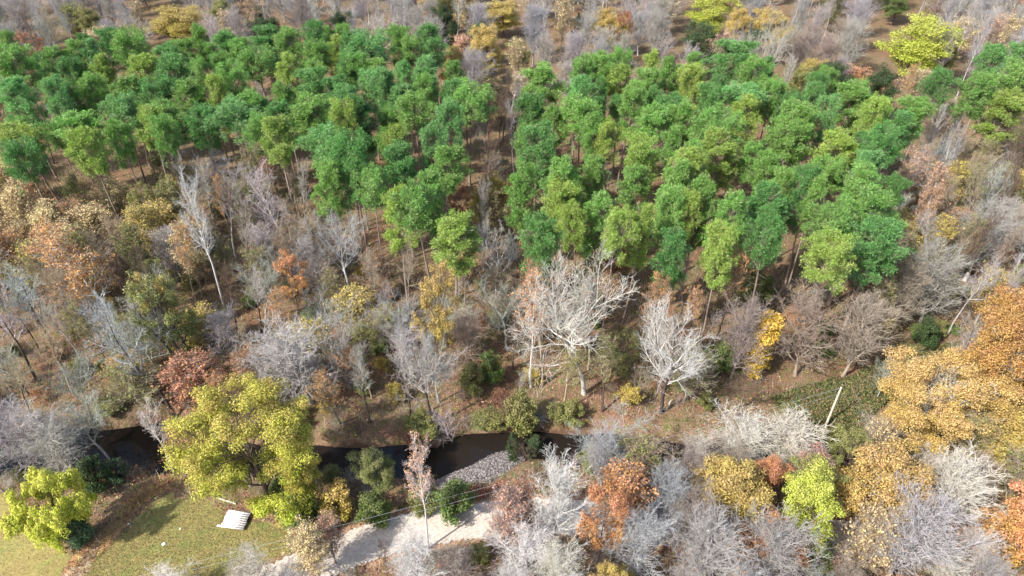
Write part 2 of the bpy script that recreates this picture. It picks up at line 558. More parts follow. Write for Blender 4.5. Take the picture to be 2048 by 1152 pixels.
def tube(P, R, sides):
    B, N, _ = P.shape
    T = norm(np.gradient(P, axis=1))
    ref = np.where(np.abs(T[..., 2:3]) > 0.9, np.array([1., 0, 0]), np.array([0, 0, 1.]))
    ref = np.broadcast_to(ref[:, :1], T.shape)
    U = norm(np.cross(T, ref)); Vv = np.cross(T, U)
    a = np.arange(sides) * 2 * math.pi / sides
    V = P[:, :, None] + R[:, :, None, None] * (np.cos(a)[None, None, :, None] * U[:, :, None] + np.sin(a)[None, None, :, None] * Vv[:, :, None])
    i = (np.arange(B)[:, None, None] * N + np.arange(N - 1)[None, :, None]) * sides
    k = np.arange(sides)[None, None]; k2 = (k + 1) % sides
    F = np.stack(np.broadcast_arrays(i + k, i + k2, i + sides + k2, i + sides + k), -1).reshape(-1, 4)
    return V.reshape(-1, 3), F


def join(parts):
    V, F, o = [], [], 0
    for v, f in parts:
        V.append(v); F.append(f + o); o += len(v)
    return np.concatenate(V), np.concatenate(F)


def leaves(r, C, rad, per, smin, smax, up=0.35, outw=0.8, squash=0.8, elong=1.5, shell=0.45):
    """C clump centres, rad their radii: per leaf cards in each"""
    B = len(C); n_ = B * per
    d = norm(r.normal(0, 1, (n_, 3)))
    rr = (shell + (1 - shell) * r.uniform(0, 1, (n_, 1)) ** 0.6) * np.repeat(rad, per)[:, None]
    pos = np.repeat(C, per, 0) + d * rr * np.array([1, 1, squash])
    nrm = norm(d * outw + np.array([0, 0, up]) + r.normal(0, 0.45, (n_, 3)))
    a = norm(np.cross(nrm, r.normal(0, 1, (n_, 3)))); b_ = np.cross(nrm, a)
    s = r.uniform(smin, smax, (n_, 1)) * 0.5
    fold = nrm * s * 0.25
    V = np.stack([pos - a * s * elong, pos + b_ * s + fold, pos + a * s * elong, pos - b_ * s + fold], 1).reshape(-1, 3)
    F = np.arange(n_ * 4).reshape(-1, 4)
    A = {"leaf": ('FLOAT', np.repeat(r.uniform(0, 1, n_), 4)), "clump": ('FLOAT', np.repeat(np.repeat(r.uniform(0, 1, B), per), 4))}
    return V, F, A


def skeleton(seed, H, first, nl, length, ang, up, sub, twig, twl, trunk_r, wig=0.06, forks=0, wig2=0.16, thin=0.014, shape='round', sublen=0.42, twlen=0.45):
    """a leafless tree. returns trunk mesh arrays, branch mesh arrays, tips of twigs"""
    r = np.random.default_rng(seed)
    S = np.array([[0, 0, -0.35]]); D = np.array([[r.normal(0, .03), r.normal(0, .03), 1.]])
    top = 0.9 if forks == 0 else 0.55
    P0, R0 = grow(r, S, D, np.array([H * top + .35]), np.array([trunk_r]), np.array([trunk_r * (0.18 if forks == 0 else .6)]), 12, wig, 0.05)
    R0[:, 0] *= 1.35
    trunk = [tube(P0, R0, 8)]
    LP, LR = [P0], [R0]
    if forks:
        m = forks
        Sf = np.repeat(P0[:, -1], m, 0); az = np.arange(m) * 6.283 / m + r.uniform(0, 6)
        Df = np.stack([np.cos(az) * .55, np.sin(az) * .55, np.ones(m)], 1) + r.normal(0, .12, (m, 3))
        Pf, Rf = grow(r, Sf, Df, H * r.uniform(.36, .5, m), np.full(m, trunk_r * .5), np.full(m, trunk_r * .1), 8, .1, .06)
        trunk.append(tube(Pf, Rf, 6))
        t0 = 0.1
        s1 = kids(r, Pf, Rf, max(2, nl // m), t0, .97, ang, .2)
        s0 = kids(r, P0, R0, max(1, nl // 3), first / 0.55, .97, ang * 1.15, .2, .5)
        Ss, Ds, Rs = (np.concatenate([s1[i], s0[i]]) for i in range(3))
        tt = np.concatenate([0.55 + .45 * s1[3], .55 * s0[3]])
    else:
        Ss, Ds, Rs, tt, _ = kids(r, P0, R0, nl, first / .9, .98, ang, .18)
        tt = tt * .9
    u = np.clip((tt - first) / (1 - first), 0, 1)
    if shape == 'round': prof = np.sqrt(np.clip(1 - (u - .3) ** 2 / .55, .05, 1))
    elif shape == 'vase': prof = .75 + .35 * (1 - u)
    elif shape == 'cone': prof = 1.05 - .85 * u
    else: prof = np.ones_like(u)
    L1 = length * prof * r.uniform(.75, 1.2, len(u))
    P1, R1 = grow(r, Ss, Ds, L1, np.minimum(Rs, .16), np.full(len(u), thin * 1.4), 8, .13, up)
    br = [tube(P1, R1, 5)]
    S2, D2, Q2, t2, pi = kids(r, P1, R1, sub, .18, .98, .75, .2, .7)
    L2 = L1[pi] * sublen * (1.15 - .6 * t2) * r.uniform(.6, 1.3, len(pi))
    P2, R2 = grow(r, S2, D2, L2, np.maximum(Q2 * .9, thin * 1.5), np.full(len(pi), thin), 6, wig2, up * .9)
    br.append(tube(P2, R2, 3))
    S3, D3, Q3, t3, pj = kids(r, P2, R2, twig, .15, 1., .65, .2, .8)
    L3 = np.maximum(L2[pj] * twlen * r.uniform(.5, 1.3, len(pj)), .35)
    P3, R3 = grow(r, S3, D3, L3, np.maximum(Q3 * .8, thin), np.full(len(pj), thin * .7), 4, wig2, up * .8)
    br.append(tube(P3, R3, 3))
    tips = P3[:, -1]
    if twl:
        S4, D4, Q4, t4, pk = kids(r, P3, R3, twl, .25, 1., .6, .2, .9)
        L4 = np.maximum(L3[pk] * .6 * r.uniform(.5, 1.2, len(pk)), .3)
        P4, R4 = grow(r, S4, D4, L4, np.full(len(pk), thin * .8), np.full(len(pk), thin * .5), 3, .12, up * .6)
        br.append(tube(P4, R4, 3))
        tips = np.concatenate([tips, P4[:, -1]])
    return join(trunk), join(br), tips


class Kind:
    """a set of tree shapes: meshes for trunk, branches, foliage; nominal height and crown width; where the crown's middle sits"""
    def __init__(s, name, H, W, fc, shapes): s.name, s.H, s.W, s.fc, s.shapes = name, H, W, fc, shapes


def crown_width(V):
    return 2 * np.percentile(np.hypot(V[:, 0], V[:, 1]), 96)


KINDS = {}


def bare_kind(key, n, H, fc, leafy=None, **kw):
    shapes, Ws = [], []
    for i in range(n):
        (tv, tf), (bv, bf), tips = skeleton(100 + 17 * i + hash_(key), H, **kw)
        k = H / max(bv[:, 2].max(), tv[:, 2].max())
        tv, bv, tips = tv * k, bv * k, tips * k
        d = {"trunk": mesh_from(key + "_trunk", tv, tf, M_BARK, True), "branches": mesh_from(key + "_branches", bv, bf, M_BARK, True)}
        if leafy:
            r = np.random.default_rng(900 + i)
            for lk, (cnt, per, rad, smin, smax) in leafy.items():
                pick = tips[r.permutation(len(tips))[:cnt]]
                V_, F_, A_ = leaves(r, pick, np.full(len(pick), rad) * r.uniform(.7, 1.3, len(pick)), per, smin, smax, shell=.1)
                d[lk] = mesh_from(key + "_" + lk, V_, F_, M_LEAF, False, A_)
        shapes.append(d); Ws.append(crown_width(bv))
    KINDS[key] = Kind(key, H, float(np.mean(Ws)), fc, shapes)


def hash_(s):
    return sum((i + 1) * ord(c) for i, c in enumerate(s)) % 997


SPARSE = {"sparse": (330, 6, .45, .10, .2), "half": (900, 7, .5, .10, .2)}
bare_kind("spread", 3, 18., .62, SPARSE, first=.36, nl=18, length=7.6, ang=.72, up=.10, sub=9, twig=8, twl=2, trunk_r=.34, forks=3, wig=.06, wig2=.17, thin=.015, shape='vase')
bare_kind("tall", 4, 20., .68, SPARSE, first=.42, nl=18, length=4.4, ang=.7, up=.10, sub=8, twig=6, twl=2, trunk_r=.24, wig=.06, wig2=.16, thin=.015, shape='round')
bare_kind("oval", 4, 13., .55, SPARSE, first=.16, nl=36, length=5.0, ang=.5, up=.07, sub=9, twig=6, twl=2, trunk_r=.19, wig=.05, wig2=.085, thin=.013, shape='round')
bare_kind("brush", 3, 4.5, .5, {"sparse": (300, 7, .35, .08, .16), "half": (500, 10, .4, .08, .17)}, first=.05, nl=22, length=2.8, ang=.7, up=.05, sub=6, twig=5, twl=0, trunk_r=.06, wig=.12, wig2=.14, thin=.009, shape='vase')


def leafy_kind(key, n, H, fc, clumps, rc, per, smin, smax, leafup=.35, squash=.8, elong=1.5, droop=0, gap=-.8, gapf=1.25, **kw):
    shapes, Ws = [], []
    for i in range(n):
        kw2 = dict(kw)
        (tv, tf), (bv, bf), tips = skeleton(300 + 23 * i + hash_(key), H, **kw2)
        k = H / max(bv[:, 2].max(), tv[:, 2].max())
        tv, bv, tips = tv * k, bv * k, tips * k
        r = np.random.default_rng(700 + i + hash_(key))
        # outer tips first, so that the foliage sits on the outside in lobes
        c = tips.mean(0); dist = np.linalg.norm((tips - c) / (tips.std(0) + .01), axis=1) * r.uniform(.75, 1.25, len(tips))
        order = np.argsort(-dist)
        cand = tips[order]
        chosen = []
        mind = rc * .62
        for q_ in cand:
            if len(chosen) >= clumps: break
            if all((q_[0] - w[0]) ** 2 + (q_[1] - w[1]) ** 2 + (q_[2] - w[2]) ** 2 > mind * mind for w in chosen):
                chosen.append(q_)
        C = np.array(chosen)
        # gaps between the boughs: drop the clumps where a coarse 3-D wave is low
        ph = r.uniform(0, 6.28, 6); f_ = gapf / rc
        wv_ = np.sin(C[:, 0] * f_ + ph[0] + 1.2 * np.sin(C[:, 1] * f_ * .8 + ph[3])) + np.sin(C[:, 1] * f_ * 1.1 + ph[1] + 1.2 * np.sin(C[:, 2] * f_ + ph[4])) + np.sin(C[:, 2] * f_ * 1.3 + ph[2] + C[:, 0] * f_ * .5)
        C = C[wv_ > gap]
        V_, F_, A_ = leaves(r, C, rc * r.uniform(.7, 1.25, len(C)), per, smin, smax, leafup, .8, squash, elong, shell=.25)
        hz = (C[:, 2] - C[:, 2].min()) / np.ptp(C[:, 2])
        A_["clump"] = ('FLOAT', np.repeat(np.repeat(np.clip(.6 * (1 - hz) + .5 * r.uniform(0, 1, len(C)) - .05, 0, 1), per), 4))
        if droop:
            d_ = np.linalg.norm(V_[:, :2], axis=1); V_[:, 2] -= droop * np.maximum(d_ - 1.5, 0) ** 1.5 * .12
        Tv, Tf = join([(tv, tf), (bv, bf)])
        shapes.append({"trunk": mesh_from(key + "_trunk", Tv, Tf, M_BARK, True), "crown": mesh_from(key + "_crown", V_, F_, M_LEAF, False, A_)})
        Ws.append(crown_width(V_))
    KINDS[key] = Kind(key, H, float(np.mean(Ws)), fc, shapes)


leafy_kind("round", 3, 14., .58, 250, .9, 175, .075, .16, first=.2, nl=22, length=5.0, ang=.7, up=.06, sub=7, twig=4, twl=0, trunk_r=.22, thin=.016, shape='round')
leafy_kind("big", 1, 17., .55, 560, .9, 270, .065, .14, gap=-.55, first=.15, nl=26, length=7.2, ang=.8, up=.05, sub=9, twig=5, twl=0, trunk_r=.36, forks=3, thin=.02, shape='vase')
leafy_kind("column", 1, 11., .5, 230, .62, 110, .10, .2, gap=-3, first=.06, nl=30, length=2.2, ang=.6, up=.08, sub=5, twig=4, twl=0, trunk_r=.16, thin=.015, shape='round')
leafy_kind("open", 3, 16., .62, 165, .75, 90, .09, .19, first=.3, nl=18, length=5.2, ang=.8, up=.06, sub=7, twig=4, twl=0, trunk_r=.2, thin=.016, shape='round')
leafy_kind("willow", 1, 8.5, .55, 400, .55, 95, .07, .14, squash=1.1, elong=2.6, droop=1., gap=-1.5, first=.1, nl=20, length=5.0, ang=.8, up=.04, sub=8, twig=5, twl=0, trunk_r=.18, forks=4, thin=.014, shape='vase')
leafy_kind("shrub", 3, 3.4, .5, 95, .5, 95, .06, .14, gap=-1.2, first=.04, nl=16, length=2.0, ang=.75, up=.04, sub=5, twig=4, twl=0, trunk_r=.06, thin=.01, shape='vase')
leafy_kind("cedar", 2, 6., .45, 170, .45, 80, .06, .15, squash=.7, elong=2.2, first=.04, nl=40, length=1.9, ang=1.1, up=.03, sub=5, twig=3, twl=0, trunk_r=.1, thin=.012, shape='cone')


# pines: bare lower trunk, whorls of upswept limbs that end in round tufts of needles
def pine_shape(seed, H, Wd, base):
    r = np.random.default_rng(seed)
    P0, R0 = grow(r, np.array([[0, 0, -.35]]), np.array([[r.normal(0, .015), r.normal(0, .015), 1.]]), np.array([H * .97 + .35]), np.array([.24]), np.array([.03]), 14, .018, .03)
    R0[:, 0] *= 1.3
    nl = int(74 * (1 - base) / .5)
    S, D, Rs, t, _ = kids(r, P0, R0, nl, base, .985, 1.15, .15, .5)
    u = (t - base) / (1 - base)
    prof = np.sqrt(np.clip(1 - ((u - .42) / .62) ** 2, .08, 1))
    L1 = Wd / 2 * prof * r.uniform(.7, 1.15, nl)
    D[:, 2] += .15 + .5 * u
    P1, R1 = grow(r, S, D, L1, np.clip(Rs, .03, .075), np.full(nl, .02), 7, .1, .06)
    S2, D2, Q2, t2, pi = kids(r, P1, R1, 6, .4, 1., .7, .2, .7)
    L2 = np.clip(L1[pi] * .36 * (1.2 - .6 * t2), .3, 1.5) * r.uniform(.6, 1.2, len(pi))
    P2, R2 = grow(r, S2, D2, L2, np.clip(Q2, .018, .04), np.full(len(pi), .012), 4, .12, .12)
    dead_n = 8
    Sd, Dd, Rd, td, _ = kids(r, P0, R0, dead_n, base * .62, base * 1.05, 1.35, .15, .35)
    Pd, Rd2 = grow(r, Sd, Dd, r.uniform(.7, 2.2, dead_n), np.full(dead_n, .035), np.full(dead_n, .012), 5, .15, -.02)
    trunk = join([tube(P0, R0, 8), tube(P1, R1, 4), tube(P2, R2, 3), tube(Pd, Rd2, 3)])
    # tufts
    C = np.concatenate([P2[:, -1], P1[:, -1], P2[::3, 2], P0[:, -1], P0[:, -2]])
    C = C[r.uniform(0, 1, len(C)) > .06]
    ph = r.uniform(0, 6.28, 3)
    wv_ = np.sin(C[:, 0] * 1.5 + ph[0] + np.sin(C[:, 2] * .9)) + np.sin(C[:, 1] * 1.5 + ph[1] + np.sin(C[:, 0] * .9)) + np.sin(C[:, 2] * 1.7 + ph[2])
    C = C[wv_ > -1.15]                     # gaps between the boughs
    B = len(C); per = 44
    n_ = B * per
    d = norm(r.normal(0, 1, (n_, 3)) + np.array([0, 0, .3]))
    rad = np.repeat(r.uniform(.42, .78, B), per)[:, None]
    root = np.repeat(C, per, 0) + d * rad * r.uniform(.0, .45, (n_, 1))
    tip = np.repeat(C, per, 0) + d * rad * r.uniform(.8, 1.1, (n_, 1)) + r.normal(0, .05, (n_, 3))
    side = norm(np.cross(d, r.normal(0, 1, (n_, 3)))) * r.uniform(.022, .05, (n_, 1))
    V = np.stack([root, tip + side, tip - side], 1).reshape(-1, 3)
    F = np.arange(n_ * 3).reshape(-1, 3)
    A = {"leaf": ('FLOAT', np.repeat(r.uniform(0, 1, n_), 3)), "clump": ('FLOAT', np.repeat(np.repeat(r.uniform(0, 1, B), per), 3))}
    return trunk, (V, F, A)


PINE_BASE = [.6, .5, .66, .46, .62, .56, .68, .53, .64]
shapes, Ws = [], []
for i in range(9):
    (tv, tf), (V, F, A) = pine_shape(40 + i, 22., (7.0, 7.8, 8.4, 6.6)[i % 4], PINE_BASE[i])
    shapes.append({"trunk": mesh_from("pine_trunk", tv, tf, M_BARK, True), "crown": mesh_from("pine_crown", V, F, M_NEEDLE, False, A)})
    Ws.append(crown_width(V))
KINDS["pine"] = Kind("pine", 22., float(np.mean(Ws)), .84, shapes)

# ------------------------------------------------------------------ colours of leaves and bark (alpha = how far the hue spreads between clumps)
C_ = dict(
    pine=srgb(118, 160, 66, .03), pine_yellow=srgb(144, 168, 64, .03), pine_blue=srgb(110, 160, 82, .03), pine_dark=srgb(94, 142, 66, .03),
    yg=srgb(184, 188, 56, .03), bigyg=srgb(180, 176, 48, .09), gold=srgb(200, 168, 84, .03), orange=srgb(200, 140, 78, .03), amber=srgb(192, 148, 66, .04),
    tan=srgb(204, 182, 128, .03), rust=srgb(168, 116, 76, .03), olive=srgb(138, 140, 74, .05), green=srgb(110, 128, 62, .04), dkgreen=srgb(72, 94, 52, .03),
    red=srgb(196, 126, 106, .03), yellow=srgb(222, 184, 36, .02), ochre=srgb(190, 168, 74, .04), willow=srgb(208, 208, 42, .04), salmon=srgb(204, 156, 122, .03),
    teal=srgb(84, 110, 74, .03))
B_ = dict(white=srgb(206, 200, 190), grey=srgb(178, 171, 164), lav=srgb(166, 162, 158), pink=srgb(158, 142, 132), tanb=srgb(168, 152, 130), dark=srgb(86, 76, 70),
          brown=srgb(112, 96, 84), pinebark=srgb(150, 132, 120), cool=srgb(170, 172, 166))
WORD = dict(pine="green", pine_yellow="yellowish green", pine_blue="bluish green", pine_dark="dark green", yg="yellow-green", bigyg="yellow-green", gold="golden", orange="orange", amber="amber",
            tan="tan", rust="rust-brown", olive="olive", green="mid green", dkgreen="dark green", red="pinkish red", yellow="bright yellow", ochre="ochre", willow="lime yellow", salmon="salmon", teal="bluish green",
            white="white", grey="grey", lav="silver-grey", pink="pinkish grey", tanb="tan-grey", dark="dark", brown="brown", pinebark="grey-brown", cool="pale greenish grey")
BTRUNK = dict(white="white", grey="grey", lav="grey", pink="brown", tanb="brown", cool="grey", brown="dark", dark="dark")

LATER = []           # look-alikes: their labels name the nearest landmark once all trees stand
PLACED = []          # x, y, crown radius of everything planted
RND = random.Random(5)


def jitter(c, k=.12):
    m = 1 + RND.uniform(-k, k)
    return (min(1, c[0] * m * (1 + RND.uniform(-.05, .05))), min(1, c[1] * m * (1 + RND.uniform(-.03, .03))), min(1, c[2] * m * (1 + RND.uniform(-.08, .08))), c[3])


NAMES = dict(pine="pine_tree", spread="bare_tree", tall="slender_tree", oval="brushy_tree", brush="bare_shrub", round="autumn_tree", big="broadleaf_tree", column="autumn_tree", open="autumn_tree",
             willow="willow_tree", shrub="shrub", cedar="cedar_tree")


def plant(kind, x, y, h, width, leaf=None, bark='grey', dens=None, label=None, group=None, shape=None, tilt=None, trunkcol=None, name=None):
    K = KINDS[kind]
    si = RND.randrange(len(K.shapes)) if shape is None else shape % len(K.shapes)
    d = K.shapes[si]
    if name is None:
        name = NAMES[kind]
        if dens: name = "thinning_tree" if kind != "brush" else "thinning_shrub"
    o = bpy.data.objects.new(name, None)
    o.empty_display_size = .5
    COL.objects.link(o)
    z = h1(x, y)
    o.location = (x, y, z)
    lim = RND.uniform
    tl = tilt if tilt is not None else (lim(-.05, .05), lim(-.05, .05))
    o.rotation_euler = (tl[0], tl[1], lim(0, 6.283))
    o.rotation_mode = 'ZYX' if tilt is not None else 'XYZ'
    s = width / K.W
    o.scale = (s, s, h / K.H)
    bc = jitter(B_[bark], .1)
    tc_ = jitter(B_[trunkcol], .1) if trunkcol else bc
    link("trunk", d["trunk"], o, tc_)
    if "branches" in d:
        link("branches", d["branches"], o, bc)
        if dens:
            link("foliage", d[dens], o, jitter(C_[leaf]))
    else:
        link("crown", d["crown"], o, jitter(C_[leaf]))
    cat = "shrub" if kind in ("brush", "shrub") else "tree"
    if isinstance(label, tuple): LATER.append((o, *label))
    tag(o, label if isinstance(label, str) else None, cat, group)
    PLACED.append((x, y, width / 2))
    return o


def at_crown(kind, px, py, wpx, h=None, **kw):
    """a tree whose crown's middle is seen at a pixel, the crown wpx wide there"""
    K = KINDS[kind]
    h = h or K.H * RND.uniform(.92, 1.08)
    x, y, d = at(px, py, K.fc * h)
    return plant(kind, x, y, h, wpx * d / FPX, **kw)


def at_base(kind, px, py, wpx, hpx, **kw):
    """a tree whose foot is seen at a pixel, standing hpx tall in the picture"""
    x, y, d = at(px, py, 0)
    lo, hi = .5, 40
    for _ in range(30):
        m = (lo + hi) / 2
        if py - pix(x, y, m)[1] > hpx: hi = m
        else: lo = m
    return plant(kind, x, y, lo, wpx * d / FPX, **kw)


# ------------------------------------------------------------------ the pines, one by one
PINES = """43 132 72,115 128 58,42 195 66,70 285 80,60 335 66,160 112 54,156 150 44,188 112 46,212 146 48,264 106 62,210 92 42,156 195 50,195 188 46,118 200 44,170 258 84,250 188 78,298 150 58,
323 198 62,243 236 62,298 258 58,350 243 70,350 152 62,368 113 62,337 118 42,430 105 62,392 198 68,413 163 40,472 170 56,437 188 44,403 250 60,455 245 78,517 222 68,510 278 56,486 111 54,520 135 72,528 83 64,
587 100 54,635 83 42,576 142 50,628 122 52,677 100 44,570 195 54,618 177 64,660 195 50,688 146 44,570 243 56,625 240 78,563 285 70,646 302 70,688 250 50,680 330 56,653 372 56,187 303 66,243 278 52,330 285 50,
701 100 44,750 108 78,801 83 44,763 146 64,871 82 48,815 111 42,859 150 58,853 188 48,780 177 54,700 150 48,697 215 46,725 236 62,798 208 58,836 243 68,933 215 72,708 319 68,777 295 54,808 333 78,888 340 72,
867 378 62,700 365 60,867 305 50,815 160 40,740 180 50,900 255 50,745 390 58,
1097 173 84,1152 150 46,1218 139 62,1166 195 50,1194 215 68,1242 167 58,1298 177 68,1308 135 40,1347 152 54,1076 226 56,1145 243 72,1194 271 54,1222 295 54,1298 253 66,1350 226 68,1069 305 70,1045 364 62,
1277 323 66,1124 368 72,1194 358 54,1270 372 58,1347 368 62,1354 302 50,1104 240 52,1449 122 88,1393 174 56,1428 190 50,1473 201 76,1542 194 50,1487 229 62,1365 243 60,1428 267 78,1449 312 88,1372 330 52,
1400 354 80,1563 285 78,1570 236 52,1608 250 64,1629 205 44,1699 208 88,1647 240 46,1685 300 80,1775 264 78,1813 233 62,1758 305 50,1726 351 62,1563 388 52,1626 388 54,1720 385 70,1500 165 56,1740 235 50,
2015 163 92,1931 188 64,1858 184 54,2034 110 62,1998 222 80,1990 130 50,
795 432 68,853 425 72,902 470 90,1086 484 80,1131 411 72,1200 440 72,1270 452 56,1340 432 62,1350 500 58,1221 490 54,1166 449 54,1369 432 46,1449 442 68,1442 505 64,1556 432 88,1542 490 66,1626 408 54,
1723 420 112,1678 467 84,1745 505 106,1650 530 80,1396 400 62,1420 215 50,1250 215 48,1320 210 46"""
for rec in PINES.replace("\n", "").split(","):
    px, py, w = map(float, rec.split())
    u = RND.random()
    near = py > 330 or px > 1040
    # the lightest crowns stand at the near edge of the stand, the deepest colours inside it
    if u < .16 or (py > 400 and u < .3): c = 'pine_yellow'
    elif u < (.3 if near else .36): c = 'pine_blue'
    elif u < .5: c = 'pine_dark'
    else: c = 'pine'
    where = "in the large unbroken pine stand" if px < 1000 else ("in the small clump of long-trunked pines" if px > 1840 and py < 260 else "in the looser pine stand")
    si = RND.randrange(9)
    crown = "deep low" if PINE_BASE[si] < .5 else ("high-set" if PINE_BASE[si] > .57 else "rounded")
    size = "broad" if w > 74 else ("narrow" if w < 52 else "tall")
    at_crown("pine", px, py, w * 1.22, h=RND.uniform(20.5, 24) if py > 300 else RND.uniform(19.5, 22.5), leaf=c, bark='pinebark',
             shape=si, label=(f"{size} {WORD[c]} pine with a {crown} crown", where))

